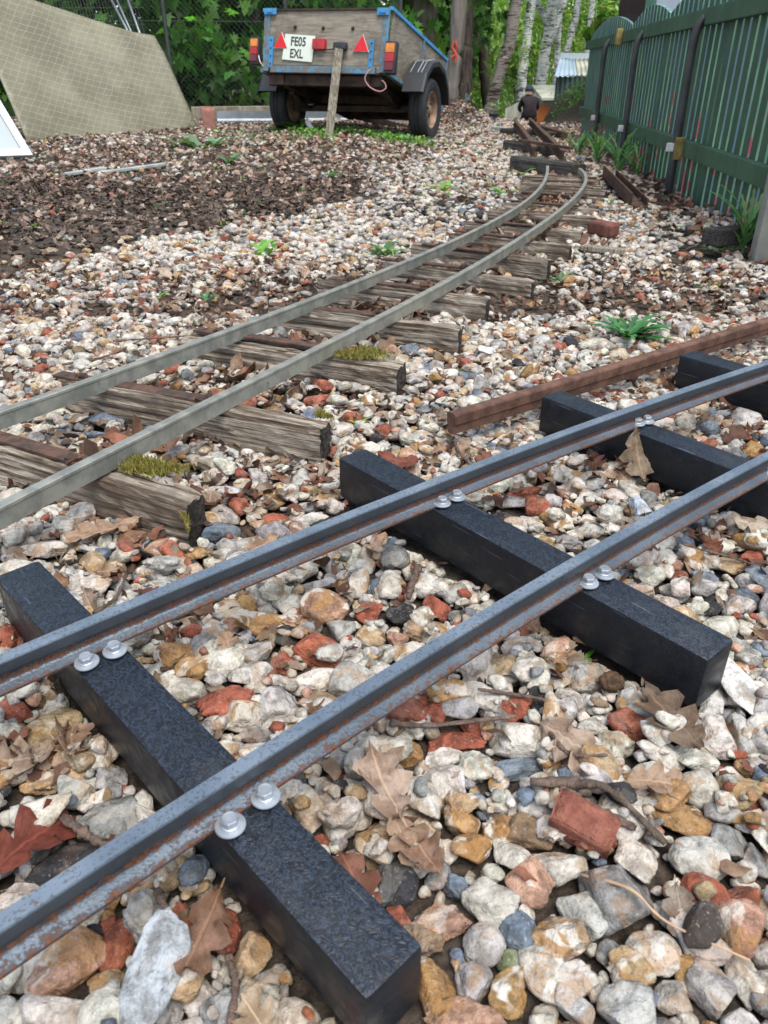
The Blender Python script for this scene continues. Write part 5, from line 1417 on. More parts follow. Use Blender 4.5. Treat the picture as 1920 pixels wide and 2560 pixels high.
def trunk_path(p0, p1, bend, n=12, r=None):
    p0, p1 = np.array(p0), np.array(p1); P = []
    for t in np.linspace(0, 1, n):
        q = p0 + (p1 - p0) * t + np.array(bend) * math.sin(math.pi * t); P.append(q + (r.randn(3) * .012 if r is not None and 0 < t < 1 else 0))
    return P
def tree(name, label, p_low, p_top, r0, r1, mat, seed, up_to=6.0, bend=(0, 0, 0), leaf=(.10, .22, .035), nleaf=700, leafsize=.11, crown_z=(3.2, 6.5), spread=1.3, shape='oval', group=None, forks=(), twigs=5):
    """p_low, p_top: two world points the trunk passes; the trunk goes on below to the ground and above to its crown"""
    r = np.random.RandomState(seed); p_low, p_top = np.array(p_low), np.array(p_top); d = (p_top - p_low) / (p_top[2] - p_low[2])
    g = p_low.copy()
    for _ in range(3): zb = float(gz(g[0], g[1])) - .08; g = p_low + d * (zb - p_low[2])
    dd = d.copy(); top = p_top + np.array([d[0] * .45, d[1] * .45, 1]) * (up_to - p_top[2])
    o = empty(name, (g[0], g[1], zb), 0, label, 'tree', group); L = Local(o)
    P = [np.array(q) for q in smooth_curve([g, p_low + np.array(bend) * .5, (p_low + p_top) / 2 + np.array(bend), p_top, top], 30)]
    P = [q + (r.randn(3) * r0 * .06 if 0 < i < 29 else 0) for i, q in enumerate(P)]
    zs = np.array([q[2] for q in P]); rad = r0 + (r1 - r0) * (zs - zs[0]) / (zs[-1] - zs[0]) + r0 * .35 * np.exp(-(zs - zs[0]) / (r0 * 2.2))
    t = L.build(MB().tube([tuple(q) for q in P], list(rad * (1 + .05 * r.randn(len(P)))), 14), 'trunk', MAT[mat], smooth=True)
    cs = []
    for i in range(twigs):
        z = r.uniform(*crown_z) * .8; j = int(np.argmin(np.abs(zs - z))); q = P[j]; a = r.rand() * 6.28; ln = r.uniform(.5, 1.0) * spread
        e = q + np.array([math.cos(a) * ln, math.sin(a) * ln, ln * .7]); L.build(MB().tube([tuple(q), tuple((q + e) / 2 + np.array([0, 0, .12])), tuple(e)], [rad[j] * .45, rad[j] * .3, rad[j] * .12], 7), 'limb', MAT[mat], smooth=True); cs += [e, (q + e) / 2]
    for (fa, fb) in forks:
        L.build(MB().tube([tuple(fa), tuple((np.array(fa) + np.array(fb)) / 2 + r.randn(3) * .05), tuple(fb), tuple(np.array(fb) + (np.array(fb) - np.array(fa)) * 1.2)], [r0 * .75, r0 * .62, r0 * .5, r0 * .25], 10), 'limb', MAT[mat], smooth=True)
    cs += [P[-1], P[-4]]
    pts = clumps(r, np.array(cs), (spread * .55, spread * .55, spread * .4), nleaf)
    crown('crown', pts, r.uniform(.7, 1.3, nleaf) * leafsize, greens(r, nleaf, leaf), r, o, shape)
    return o

tree('broad_tree', 'broad grey-barked tree trunk standing behind the trailer', atY(1035, 200, 11.2), atY(1057, 10, 11.2), .20, .12, 'grey_bark', 1, 7, leaf=(.07, .18, .03), crown_z=(3, 7), spread=2.0, shape='maple', leafsize=.14)
pole = tree('marked_tree', 'slender leaning grey trunk with an orange sprayed mark', atY(1126, 255, 10.4), atY(1148, 10, 10.4), .085, .065, 'smooth_pole', 2, 6, leaf=(.08, .19, .03), nleaf=900)
plain('orange_spray', (.75, .09, .03), .7, 0, .1, 10)
mk = MB()
for pth in ([(1136, 103), (1130, 118), (1138, 132), (1144, 118), (1138, 103)], [(1140, 134), (1128, 145), (1138, 160), (1141, 135)], [(1130, 118), (1143, 140)]):
    mk.tube([atY(x, y, 10.3) for x, y in pth], .010, 5)
Local(pole).build(mk, 'sprayed_mark', MAT['orange_spray'])['label'] = 'orange sprayed figure on the trunk'
tree('ivy_trunk_tree', 'dark rough trunk wrapped in bare ivy stems beside the marked trunk', atY(1160, 265, 11.4), atY(1166, 10, 11.6), .10, .08, 'dark_bark', 3, 6, nleaf=700)
tree('thin_tree', 'thin dark trunk curving up behind the leaning trunk', atY(1210, 235, 14), atY(1180, 10, 14), .085, .05, 'dark_bark', 4, 6, bend=(.06, 0, 0), nleaf=700)
tree('leaning_tree', 'leaning mottled brown trunk with peeling bark above the dirt heap', atY(1213, 300, 12.6), atY(1290, 8, 12.6), .09, .07, 'mixed_birch', 5, 6, bend=(.03, 0, 0), nleaf=700)
bleaf = (.13, .27, .04)
tree('birch_tree', 'straight white birch trunk rising directly behind the crouching person', atY(1300, 290, 24.3), atY(1327, 10, 24.3), .135, .10, 'birch_bark', 6, 7, bend=(-.04, 0, 0), leaf=bleaf, nleaf=800)
tree('birch_tree', 'thick white birch trunk forking above the low hut', atY(1348, 235, 25.6), atY(1380, 10, 25.6), .165, .11, 'birch_bark', 7, 8, leaf=bleaf, nleaf=800, forks=[(atY(1362, 130, 25.6), atY(1400, 30, 25.9)), (atY(1372, 65, 25.6), atY(1350, 20, 25.6))])
tree('birch_tree', 'slim leaning white birch trunk between the forked birch and the tin shed', atY(1420, 120, 24.5), atY(1445, 10, 24.5), .09, .07, 'birch_bark', 8, 8, leaf=bleaf, nleaf=800)
tree('birch_tree', 'white birch trunk showing just past the end of the green fence', atY(1468, 130, 24), atY(1476, 60, 24), .085, .07, 'birch_bark', 9, 8, leaf=bleaf, nleaf=800)
tree('birch_tree', 'faint thin birch trunk set back among bright leaves', atY(1392, 150, 27), atY(1402, 10, 27), .08, .07, 'birch_bark', 10, 8, leaf=bleaf, nleaf=800)

def shrub(name, label, c, size, n, cols, leafsize, seed, shape='narrow', cat='shrub', group=None, stems=5, mat='dark_bark', droop=.4):
    r = np.random.RandomState(seed); z0 = float(gz(c[0], c[1])) - .05
    o = empty(name, (c[0], c[1], z0), 0, label, cat, group); L = Local(o); cs = []
    mb = MB()
    for i in range(stems):
        a = r.rand() * 6.28; e = np.array([c[0] + math.cos(a) * size[0] * r.uniform(.2, .7), c[1] + math.sin(a) * size[1] * r.uniform(.2, .7), z0 + size[2] * r.uniform(.6, 1.0)])
        b = np.array([c[0] + r.randn() * .08, c[1] + r.randn() * .08, z0]); m_ = (b + e) / 2 + np.array([0, 0, .15 * size[2]])
        mb.tube([tuple(b), tuple(m_), tuple(e)], [.03, .02, .006], 6); cs += [e, m_, (m_ + e) / 2]
    L.build(mb, 'stems', MAT[mat])
    for i in range(12): cs.append(np.array([c[0], c[1], z0]) + np.array([r.uniform(-.8, .8) * size[0], r.uniform(-.8, .8) * size[1], r.uniform(.08, .95) * size[2]]))
    pts = clumps(r, np.array(cs), np.array(size) * np.array([.38, .38, .22]), n); pts[:, 2] = np.maximum(pts[:, 2], z0 + .03)
    crown('foliage', pts, r.uniform(.6, 1.3, n) * leafsize, greens(r, n, cols), r, o, shape, droop)
    return o
BR = [(.23, .38, .10), (.17, .30, .07), (.31, .46, .14)]
SH = [(1120, 14.5, .9, 2.6), (1150, 17, .6, 3.0), (1205, 16, .35, 2.2), (1190, 21, .7, 3.4), (1310, 29, 1.6, 4.4), (1350, 30, 2.0, 4.8), (1400, 33, 2.2, 5.2), (1440, 30, 1.8, 4.6), (1510, 21, .6, 3.4), (1570, 24, 1.0, 4.4), (1225, 29, 1.8, 4.4), (1150, 24, 1.8, 4.2), (1080, 20, 1.6, 3.6)]
NM = ['feathery dark green bush behind the marked trunk', 'feathery green bush beyond the ivy-clad trunk', 'green bush filling the gap under the leaning trunk', 'bright green sapling thicket beside the straight birch', 'light green willow thicket behind the straight birch',
      'pale green willow thicket behind the forked birch', 'tall pale willow thicket above the tin shed', 'bright willow bush behind the slim birch', 'green bush beside the tin shed roof', 'leafy bush behind the green fence', 'far light green bush behind the leaning trunk', 'far green bush between the two dark trunks', 'shaded green bush behind the broad trunk']
for i, ((px, Y, w, h), lab) in enumerate(zip(SH, NM)):
    p = atY(px, 200, Y); dk = .6 if px < 1200 and Y < 18 else 1.0
    shrub('willow_shrub' if i > 3 else 'leafy_shrub', lab, (p[0], Y), (w, w * .8, h), 5200, np.array(BR) * dk, .13 if Y < 20 else .17, 100 + i)
# far wood
r = np.random.RandomState(9); n = 26000
P = np.stack([r.uniform(-30, 34, n), r.uniform(36, 46, n), r.uniform(-2, 9.5, n)], 1); keep = (P[:, 2] < 6.5 + 2.5 * np.sin(P[:, 0] * .5) + 1.2 * np.sin(P[:, 0] * 1.7))
P = P[keep]
V, F, C = leaf_cloud(P, r.uniform(.25, .5, len(P)), greens(r, len(P), np.array(BR) * 1.0, .4), r, 'oval')
o = link('distant_wood', mesh_np('distant_wood', V, F, [MAT['leaf']], False, None, {'lcol': ('FLOAT_COLOR', C)})); tag(o, 'distant bright green wood closing the view behind the birches', 'wood', kind='stuff')

# maples behind and through the chain-link fence
DG = [(.06, .16, .03), (.095, .24, .04), (.14, .32, .06), (.035, .10, .02)]
def maple(px, Y, label, seed, w, h, n, cols, ls=.15):
    p = atY(px, 200, Y); r = np.random.RandomState(seed); z0 = float(gz(p[0], Y)) - .05
    o = empty('maple_tree', (p[0], Y, z0), 0, label, 'tree'); L = Local(o); P = [(p[0], Y, z0), (p[0] + .05, Y + .1, z0 + h * .5), (p[0] - .05, Y + .15, z0 + h)]
    L.build(MB().tube(P, [.07, .05, .025], 9), 'trunk', MAT['dark_bark'], smooth=True)
    cs = []
    for i in range(7):
        a = r.rand() * 6.28; b = np.array(P[1]) * 1.0; b[2] = z0 + h * r.uniform(.1, .9); e = b + np.array([math.cos(a) * w, math.sin(a) * w * .6, .2])
        L.build(MB().tube([tuple(b), tuple(e)], [.02, .008], 6), 'limb', MAT['dark_bark']); cs += [e, (b + e) / 2]
    for _ in range(16): cs.append(np.array([p[0] + r.uniform(-w, w), Y + r.uniform(-.5, .6), z0 + h * r.uniform(.06, 1)]))
    pts = clumps(r, np.array(cs), (w * .4, .32, h * .17), n); pts[:, 2] = np.maximum(pts[:, 2], z0 + .05)
    crown('crown', pts, r.uniform(.6, 1.25, n) * ls, greens(r, n, cols, .35), r, o, 'maple', .9)
maple(-120, 10.6, 'dark maple behind the upper edge of the leaning sheet', 41, 1.5, 2.6, 1500, DG)
maple(240, 10.9, 'shaded maple behind the stacked wire panels', 46, 1.4, 2.6, 1500, DG)
maple(440, 10.2, 'leafy maple pushing through the chain-link fence beside the sheet', 42, 1.0, 2.2, 1500, DG)
maple(640, 10.6, 'leafy green maple behind the tail lamp end of the trailer', 43, 1.1, 2.4, 1600, DG)
maple(840, 10.9, 'bright maple overhanging the trailer box', 44, 1.2, 2.6, 1600, np.array(DG) * 1.3)
maple(980, 12.6, 'dim maple behind the trailer beside the broad trunk', 45, 1.2, 2.6, 1500, DG)
# dark hedge behind them
for i, (px, Y) in enumerate([(-100, 13), (250, 13.5), (560, 13.2), (850, 14)]):
    p = atY(px, 200, Y); shrub('hedge_bush', ['dark bush in the shade beyond the leaning sheet', 'dark bush beyond the stacked wire panels', 'dark bush in the shade behind the chain-link fence', 'dark bush far behind the trailer'][i], (p[0], Y), (2.0, .9, 3.4), 4200, np.array(DG) * .8, .2, 60 + i, 'oval')

# hanging maple spray near the chalet
def spray(px, py, Y, w, h, n, label, seed, ls):
    r = np.random.RandomState(seed); c = atY(px, py, Y); z0 = float(gz(c[0] + .6, Y + .6)); o = empty('overhanging_tree', (c[0] + .6, Y + .6, z0), 0, label, 'tree'); L = Local(o)
    L.build(MB().tube([(c[0] + .6, Y + .6, z0), (c[0] + .55, Y + .6, z0 + 1.4), (c[0] + .4, Y + .4, z0 + 2.4)], [.06, .05, .03], 9), 'trunk', MAT['dark_bark'], smooth=True)
    L.build(MB().tube([(c[0] + .45, Y + .45, z0 + 1.9), (c[0], Y, c[2] + .25)], [.025, .01], 6), 'limb', MAT['dark_bark'])
    D = depth(c); cs = [c + np.array([r.uniform(-.5, .5) * w * D / FPX, r.uniform(-.15, .15), r.uniform(-.5, .9) * h * D / FPX]) for _ in range(9)]
    pts = clumps(r, np.array(cs), (w * D / FPX * .16,) * 3, n); crown('crown', pts, r.uniform(.7, 1.2, n) * ls, greens(r, n, np.array([(.16, .32, .03), (.10, .24, .03), (.22, .36, .04)])), r, o, 'maple', .9)
spray(1515, 40, 9.8, 90, 110, 260, 'yellow-green maple spray hanging beside the brown boarded wall', 71, .09)

# chain-link fence
plain('fence_wire', (.06, .066, .06), .55, .5, .2, 20); plain('tube_grey', (.22, .24, .25), .4, .6, .2, 10)
def chainlink():
    pa, pb = atY(120, 250, 8.9), atY(1000, 250, 9.7); a = Vector((pa[0], 8.9, .05)); b = Vector((pb[0], 9.7, .05)); o = empty('chain_link_fence', tuple(a), 0, 'dull chain-link fence with leaves growing through behind the trailer', 'fence'); L = Local(o)
    d = (b - a).normalized(); ln = (b - a).length; hh = 1.7; mb = MB(); nr = Vector((-d.y, d.x, 0)); step = .052; k = 0
    n = int((ln + hh) / step)
    for s in (1, -1):
        for i in range(n):
            x0 = i * step - hh if s > 0 else i * step; x1 = x0 + hh if s > 0 else x0 - hh; z0, z1 = 0.0, hh
            p0 = a + d * x0 + Vector((0, 0, z0)); p1 = a + d * x1 + Vector((0, 0, z1))
            lo, hi_ = 0, 1
            for t in np.linspace(0, 1, 2): pass
            if x0 < 0 and x1 < 0 or x0 > ln and x1 > ln: continue
            t0, t1 = 0.0, 1.0
            if x1 != x0:
                ta, tb = (0 - x0) / (x1 - x0), (ln - x0) / (x1 - x0); t0, t1 = max(0, min(ta, tb)), min(1, max(ta, tb))
            mb.tube([p0.lerp(p1, t0) + nr * .002 * s, p0.lerp(p1, t1) + nr * .002 * s], .0016, 3, False)
    L.build(mb, 'wire_mesh', MAT['fence_wire'])
    for t in (0, .34, .67, 1): L.build(MB().tube([a + d * ln * t, a + d * ln * t + Vector((0, 0, 1.8))], .022, 8), 'post', MAT['fence_wire'])
    for z in (.03, .9, 1.68): L.build(MB().tube([a + Vector((0, 0, z)), b + Vector((0, 0, z))], .0025, 4), 'line_wire', MAT['fence_wire'])
chainlink()
def wire_panel():
    Y = 8.6; a0, a1 = atY(230, 90, Y), atY(340, 100, Y); o = empty('wire_panel', (a0[0], Y, .05), 0, 'grey welded wire panels stacked upright behind the fibreglass sheet', 'wire panel'); L = Local(o); mb = MB()
    for i in range(34):
        x = a0[0] - .55 + i * .03; mb.tube([(x + .16, Y + .012 * (i % 3), .1), (x - .12, Y + .35, 1.5)], .0032, 4)
    for i in range(10):
        z = .2 + i * .14; t = (z - .1) / 1.4; mb.tube([(a0[0] - .55 + .16 - .28 * t, Y + .35 * t, z), (a0[0] + .47 + .16 - .28 * t, Y + .35 * t, z)], .003, 4)
    L.build(mb, 'wire_grid', MAT['fence_wire'])
    for (b0, b1) in (((330, 85), (290, -5)), ((350, 85), (318, -5)), ((318, 75), (276, -5))):
        p, q = atY(*b0, 8.5), atY(*b1, 8.8); d = q - p; L.build(MB().tube([tuple(p - d * 1.4), tuple(p + d * 2.2)], .011, 8), 'frame_tube', MAT['tube_grey'], smooth=True)
wire_panel()

# ------------------------------------------------------------------ person
plain('dark_jacket', (.030, .022, .024), .9, 0, .25, 9, .01, .2); plain('dark_trousers', (.012, .013, .018), .9, 0, .2, 9, .01, .2); plain('cap_navy', (.03, .04, .06), .9); plain('skin', (.42, .26, .19), .6)
def person():
    Y = 21; hp = atY(1327, 219, Y); zg = float(gz(hp[0], Y)); 
    o = empty('person', (hp[0], Y, zg), 0, 'person in dark jacket and cap bending forward with legs apart, seen from behind', 'person')
    top = hp[2] - zg; 
    T = top
    J = dict(pel=(.01, -.06, T - .56), sp1=(.005, -.01, T - .43), sp2=(.005, .06, T - .29), nk=(0, .10, T - .185), hd=(-.01, .13, T - .09), ht=(-.01, .135, T - .015),
             shl=(-.165, .07, T - .265), ell=(-.225, .12, T - .43), hal=(-.15, .30, T - .52), shr=(.175, .07, T - .265), elr=(.225, .12, T - .43), har=(.16, .30, T - .52),
             hl=(-.10, -.03, T - .62), kl=(-.24, .04, (T - .62) * .5), al=(-.30, -.02, .045), fl=(-.32, .17, .03), hr=(.11, -.03, T - .62), kr=(.20, .04, (T - .62) * .5), ar=(.22, -.02, .045), fr=(.24, .17, .03))
    E = [('pel', 'sp1'), ('sp1', 'sp2'), ('sp2', 'nk'), ('nk', 'hd'), ('hd', 'ht'), ('sp2', 'shl'), ('shl', 'ell'), ('ell', 'hal'), ('sp2', 'shr'), ('shr', 'elr'), ('elr', 'har'), ('pel', 'hl'), ('hl', 'kl'), ('kl', 'al'), ('al', 'fl'), ('pel', 'hr'), ('hr', 'kr'), ('kr', 'ar'), ('ar', 'fr')]
    RD = dict(pel=.15, sp1=.165, sp2=.17, nk=.065, hd=.095, ht=.07, shl=.085, ell=.062, hal=.04, shr=.085, elr=.062, har=.04, hl=.11, kl=.075, al=.05, fl=.04, hr=.11, kr=.075, ar=.05, fr=.04)
    ks = list(J); me = bpy.data.meshes.new('body'); me.from_pydata([J[k] for k in ks], [[ks.index(a), ks.index(b)] for a, b in E], [])
    b = link('body', me, o); sk = b.modifiers.new('skin', 'SKIN'); 
    for i, k in enumerate(ks): v = me.skin_vertices[0].data[i]; v.radius = (RD[k], RD[k] * .85); v.use_root = (k == 'pel')
    b.modifiers.new('sub', 'SUBSURF').levels = 2; b.modifiers['sub'].render_levels = 2
    dg = bpy.context.evaluated_depsgraph_get(); bpy.context.view_layer.update(); ev = b.evaluated_get(bpy.context.evaluated_depsgraph_get()); nm = bpy.data.meshes.new_from_object(ev)
    b.modifiers.clear(); b.data = nm
    for mt in ('dark_jacket', 'dark_trousers', 'skin'): nm.materials.append(MAT[mt])
    for f in nm.polygons:
        c = f.center; f.use_smooth = True
        f.material_index = 2 if (c.z > T - .15 or (c.y > .26 and T - .6 < c.z < T - .45)) else (0 if c.z > T - .60 else 1)
    h = J['hd']; MB().lathe([(.10, 0), (.105, .04), (.095, .09), (.06, .13), (.01, .145)], 20, (h[0], h[1] - .005, h[2] + .005), Matrix.Rotation(-.25, 3, 'X')).build('cap', MAT['cap_navy'], o, True)
    return o
person()

# ------------------------------------------------------------------ weeds
def weed(px, py, size, n, label, seed, kind='rosette', z=None, col=(.10, .25, .05), cat='weed', group=None, world=None):
    r = np.random.RandomState(seed); p = at(px, py, 0) if world is None else np.array(world)
    z0 = surf(p[0], p[1], .015, 50) if z is None else z; D = depth((p[0], p[1], 0)); s = size * D / FPX * 1.25
    V, F, C = [], [], []; b = 0
    for i in range(n):
        a = r.rand() * 6.28; ln = s * r.uniform(.55, 1.0); wd = ln * (.16 if kind == 'rosette' else (.05 if kind == 'grass' else .26)); el = r.uniform(.25, .9) if kind == 'rosette' else (r.uniform(.9, 1.4) if kind in ('grass', 'tall') else r.uniform(.2, 1.0))
        if kind == 'tall': wd = ln * .095
        d = np.array([math.cos(a), math.sin(a)]); m = 9; cc = np.array(col) * r.uniform(.7, 1.35) * (1 + .08 * r.randn(3))
        root = np.array([p[0], p[1], z0]) + np.array([*(d * s * .06), 0]) + (np.array([r.randn() * s * .25, r.randn() * s * .25, 0]) if kind == 'patch' else 0)
        if kind == 'tall': root = root + np.array([0, 0, s * r.uniform(0, .45)])
        for j in range(m):
            t = j / (m - 1); ser = 1 + (.45 if kind in ('rosette', 'tall') else .1) * (1 if j % 2 else -1) * (0 < j < m - 1)
            w = wd * math.sin(math.pi * min(1, .12 + .88 * t)) ** .8 * ser if kind != 'grass' else wd * (1 - t) 
            q = root + np.array([*(d * ln * t * math.cos(el * (1 - .35 * t))), ln * (math.sin(el) * t - .55 * math.sin(el) * t * t * (1 if kind != 'tall' else .5))])
            nx = np.array([-d[1], d[0], 0])
            V += [q + nx * w * .5 + np.array([0, 0, w * .12]), q - np.array([0, 0, w * .08]), q - nx * w * .5 + np.array([0, 0, w * .12])]; C += [(*np.clip(cc, .01, .6), 1)] * 3
        for j in range(m - 1):
            k = b + j * 3; F += [[k, k + 1, k + 4, k + 3], [k + 1, k + 2, k + 5, k + 4]]
        b += m * 3
    o = empty({'grass': 'grass_tuft', 'tall': 'tall_weed'}.get(kind, 'weed'), (p[0], p[1], z0), 0, label, cat, group)
    VV = np.array(V) - np.array(o.location); link('leaves', mesh_np('leaves', VV, np.array(F), [MAT['weed']], True, None, {'lcol': ('FLOAT_COLOR', np.array(C))}), o)
    if kind in ('tall', 'rosette') and s > .03:
        MB().tube([(0, 0, -.004), (0, 0, s * (.6 if kind == 'tall' else .12))], s * .018, 6).build('stem', MAT['weed_stem'], o)
    return o
plain('weed_stem', (.12, .22, .07), .7)
G1, G2, G3 = (.075, .19, .045), (.14, .30, .05), (.12, .21, .10)
WD = [(1570, 838, 95, 26, 'dense dark green thistle clump beside the loose rusty rail', 'rosette', (.05, .17, .045)), (1401, 690, 48, 16, 'small grey-green thistle in the gravel between the curving track and the fence', 'rosette', G3), (1109, 465, 55, 12, 'bright green weed standing in the leaf litter', 'patch', G2),
 (961, 630, 55, 20, 'green weed clump against the outer rail of the curving track', 'rosette', G1), (985, 640, 50, 6, 'upright grass tuft by the outer rail of the curving track', 'grass', (.15, .3, .06)), (1321, 432, 42, 5, 'broad green leafy weed at the end of the curving rails', 'patch', G2), (1263, 480, 50, 10, 'pale green weed beside the curving sleepers', 'rosette', G2), (1165, 440, 28, 7, 'small green weed beside the coal-blackened gravel', 'rosette', G1),
 (503, 385, 62, 16, 'leafy green weed in front of the upright brick', 'patch', G3), (573, 412, 58, 12, 'pale green weed sprig in the leaf litter', 'rosette', G3), (816, 442, 46, 9, 'dark green thistle rosette in the dark soil', 'rosette', G1), (654, 630, 62, 8, 'bright green leaf cluster on the pale gravel', 'patch', G2), (492, 612, 42, 7, 'grass tuft at the edge of the dark soil', 'grass', G1),
 (509, 742, 42, 7, 'dark green weed on the pale gravel', 'rosette', (.06, .18, .06)), (393, 738, 30, 4, 'small light green leaf pair on the gravel', 'patch', G2), (487, 800, 28, 4, 'blue-green weed beside the timber sleeper', 'rosette', G3), (1050, 632, 36, 5, 'grass blades between two weathered sleepers', 'grass', (.15, .33, .05)), (1468, 1600, 40, 3, 'bright green two-leaf sprout beside the black sleeper', 'patch', (.12, .36, .03)),
 (1340, 640, 30, 5, 'yellow-green weed at a sleeper end', 'patch', G2), (1680, 558, 30, 4, 'round-leaved light green weed in the gravel near the fence', 'patch', G2), (1780, 700, 30, 6, 'faint green weed in the gravel below the concrete post', 'patch', G1), (1150, 920, 26, 4, 'green leaf scrap in the ballast near the loose rail', 'patch', G2), (885, 1052, 26, 3, 'green seedling among dry leaves beside the sleeper end', 'patch', (.16, .36, .03)),
 (1640, 420, 70, 10, 'green weed growing at the foot of the fence pipe', 'rosette', G1), (1800, 610, 50, 8, 'dark green weed at the foot of the fence by the concrete post', 'rosette', G1), (1280, 500, 24, 5, 'pale weed sprig beside the third far sleeper', 'patch', G2), (740, 345, 60, 18, 'green ground weed under the trailer tailgate', 'patch', G2)]
for i, (px, py, s, n, lab, kd, c) in enumerate(WD): weed(px, py, s, n, lab, 200 + i, kd, None, c)
for i, (px, py, s, n, lab) in enumerate([(1492, 400, 85, 12, 'tall jagged thistle growing beside the far fence posts'), (1545, 415, 100, 14, 'tall jagged thistle between the fence and the rusty channel'), (1590, 425, 80, 10, 'leaning jagged thistle at the fence foot'), (1445, 385, 75, 11, 'jagged thistle beside the raised rusty track'), (1860, 612, 150, 14, 'tall feathery weed rising against the green fence by the concrete post')]):
    weed(px, py, s * .8, int(n * 1.6), lab, 300 + i, 'tall', None, (.085, .21, .06))
# low green patch under and round the trailer
r = np.random.RandomState(12); n = 1500
P = np.stack([r.uniform(-.95, .45, n), r.normal(6.55, .22, n), np.zeros(n)], 1); P[:, 0] += .15 * r.randn(n); keep = (np.sin(P[:, 0] * 9) + np.sin(P[:, 0] * 4 + P[:, 1] * 6) + r.randn(n) * .6) > -.1; P = P[keep]
P[:, 2] = gz(P[:, 0], P[:, 1]) + r.uniform(.005, .055, len(P)); V, F, C = leaf_cloud(P, r.uniform(.018, .04, len(P)), greens(r, len(P), np.array([G2, G1, (.22, .42, .07)])), r, 'oval')
o = link('ground_cover', mesh_np('ground_cover', V, F, [MAT['weed']], False, None, {'lcol': ('FLOAT_COLOR', C)})); tag(o, 'low bright green ground cover under the trailer tail', 'ground cover', kind='stuff')
# growth on the bank right of the hut and on the litter
P = []
for (px, py, Y, sx, n_) in [(1440, 262, 11.5, .3, 500), (1470, 245, 12.0, .35, 500), (1180, 300, 10.8, .4, 260)]:
    c = atY(px, py, Y); q = np.stack([c[0] + r.randn(n_) * sx * .5, Y + r.randn(n_) * .5, np.zeros(n_)], 1); q[:, 2] = gz(q[:, 0], q[:, 1]) + r.rand(n_) ** 1.5 * .22; P.append(q)
P = np.concatenate(P); V, F, C = leaf_cloud(P, r.uniform(.03, .08, len(P)), greens(r, len(P), np.array([G2, G1, (.24, .38, .12)])), r, 'narrow')
o = link('undergrowth', mesh_np('undergrowth', V, F, [MAT['weed']], False, None, {'lcol': ('FLOAT_COLOR', C)})); tag(o, 'grassy undergrowth covering the earth bank beyond the fence end', 'undergrowth', kind='stuff')
# sprigs scattered in litter
P = sample_litter(700, r2, 2.6, 9.3, lambda x, y, l: .15 + .5 * (abs(math.sin(3 * x + y) * math.sin(2.3 * y - x)) > .75)); P[:, 2] += .012
P = np.repeat(P, 4, 0); P = P + r.randn(len(P), 3) * np.array([.012, .012, .005]); V, F, C = leaf_cloud(P, r.uniform(.010, .022, len(P)), greens(r, len(P), np.array([G2, G1, G3])), r, 'oval')
o = link('seedlings', mesh_np('seedlings', V, F, [MAT['weed']], False, None, {'lcol': ('FLOAT_COLOR', C)}), ground); o['kind'] = 'stuff'

# ------------------------------------------------------------------ moss, twigs and odds and ends
def moss(px, py, wpx, hpx, z, n, label, seed):
    r = np.random.RandomState(seed); c = at(px, py, z); D = depth(c); V, F, C = [], [], []; b = 0; CC = r.uniform(-.36, .36, (5, 2))
    for i in range(n):
        u, v = r.uniform(-.5, .5, 2)
        u, v = (r.randn(2) * .14 + CC[r.randint(5)])
        q = at(px + u * wpx + v * wpx * .15, py + v * hpx + u * hpx * .35, z); h = r.uniform(.004, .010); d = r.randn(3) * .5; d[2] = 1.0; d /= np.linalg.norm(d); w = r.uniform(.0006, .0012)
        a = r.rand() * 3.14; x = np.array([math.cos(a) * w, math.sin(a) * w, 0]); mid_ = q + d * h * .5 
        V += [q - x, q + x, mid_ + x * .9, q + d * h + r.randn(3) * .001, mid_ - x * .9]; F += [[b, b + 1, b + 2, b + 4], [b + 4, b + 2, b + 3, b + 3]]; b += 5
        C += [(*np.clip(np.array([(.26, .23, .045), (.15, .17, .03), (.33, .28, .07), (.2, .14, .05)][r.randint(4)]) * r.uniform(.7, 1.2), 0, 1), 1)] * 5
    F1 = np.array([f for f in F if len(set(f)) == 4]); F2 = np.array([[f[0], f[1], f[2]] for f in F if len(set(f)) == 3])
    o = link('moss_tuft', mesh_np('moss_tuft', np.array(V), [F1, F2], [MAT['weed']], False, None, {'lcol': ('FLOAT_COLOR', np.array(C))})); tag(o, label, 'moss')
moss(385, 1168, 175, 42, ZO + .002, 2600, 'yellow-green moss cushion behind the rusty tie bar on the timber sleeper', 5)
moss(900, 888, 140, 34, ZO + .0, 2000, 'straw-coloured moss tuft on the end of a weathered sleeper', 6)
moss(808, 1040, 36, 18, ZO - .006, 300, 'tiny green moss patch on a split sleeper end', 7)
moss(462, 1300, 24, 40, ZO - .02, 200, 'scrap of moss on the dark sawn sleeper end', 8)
bark('twig_bark', (.24, .17, .13), (.11, .075, .06), 3, 60); plain('straw', (.40, .27, .17), .8, 0, .2, 40)
def twig(pix, rad, label, mat='twig_bark', lift=.006, knots=True):
    P = []
    for (x, y) in pix:
        q = at(x, y, .02); P.append((q[0], q[1], surf(q[0], q[1], .006, 60) + lift))
    zz = [p[2] for p in P]; 
    for i in range(1, len(P) - 1): zz[i] = max(zz[i], (zz[i - 1] + zz[i + 1]) / 2 - .004)
    P = [(p[0], p[1], z) for p, z in zip(P, zz)]; C = smooth_curve(P, 22); r = np.random.RandomState(int(pix[0][0])); rr = [rad * (1 - .35 * i / 21) * (1 + .18 * r.randn()) for i in range(22)]
    if knots: rr[7] *= 1.4; rr[15] *= 1.35
    tag(MB().tube(C, rr, 8).build('twig', MAT[mat], None, True), label, 'twig')
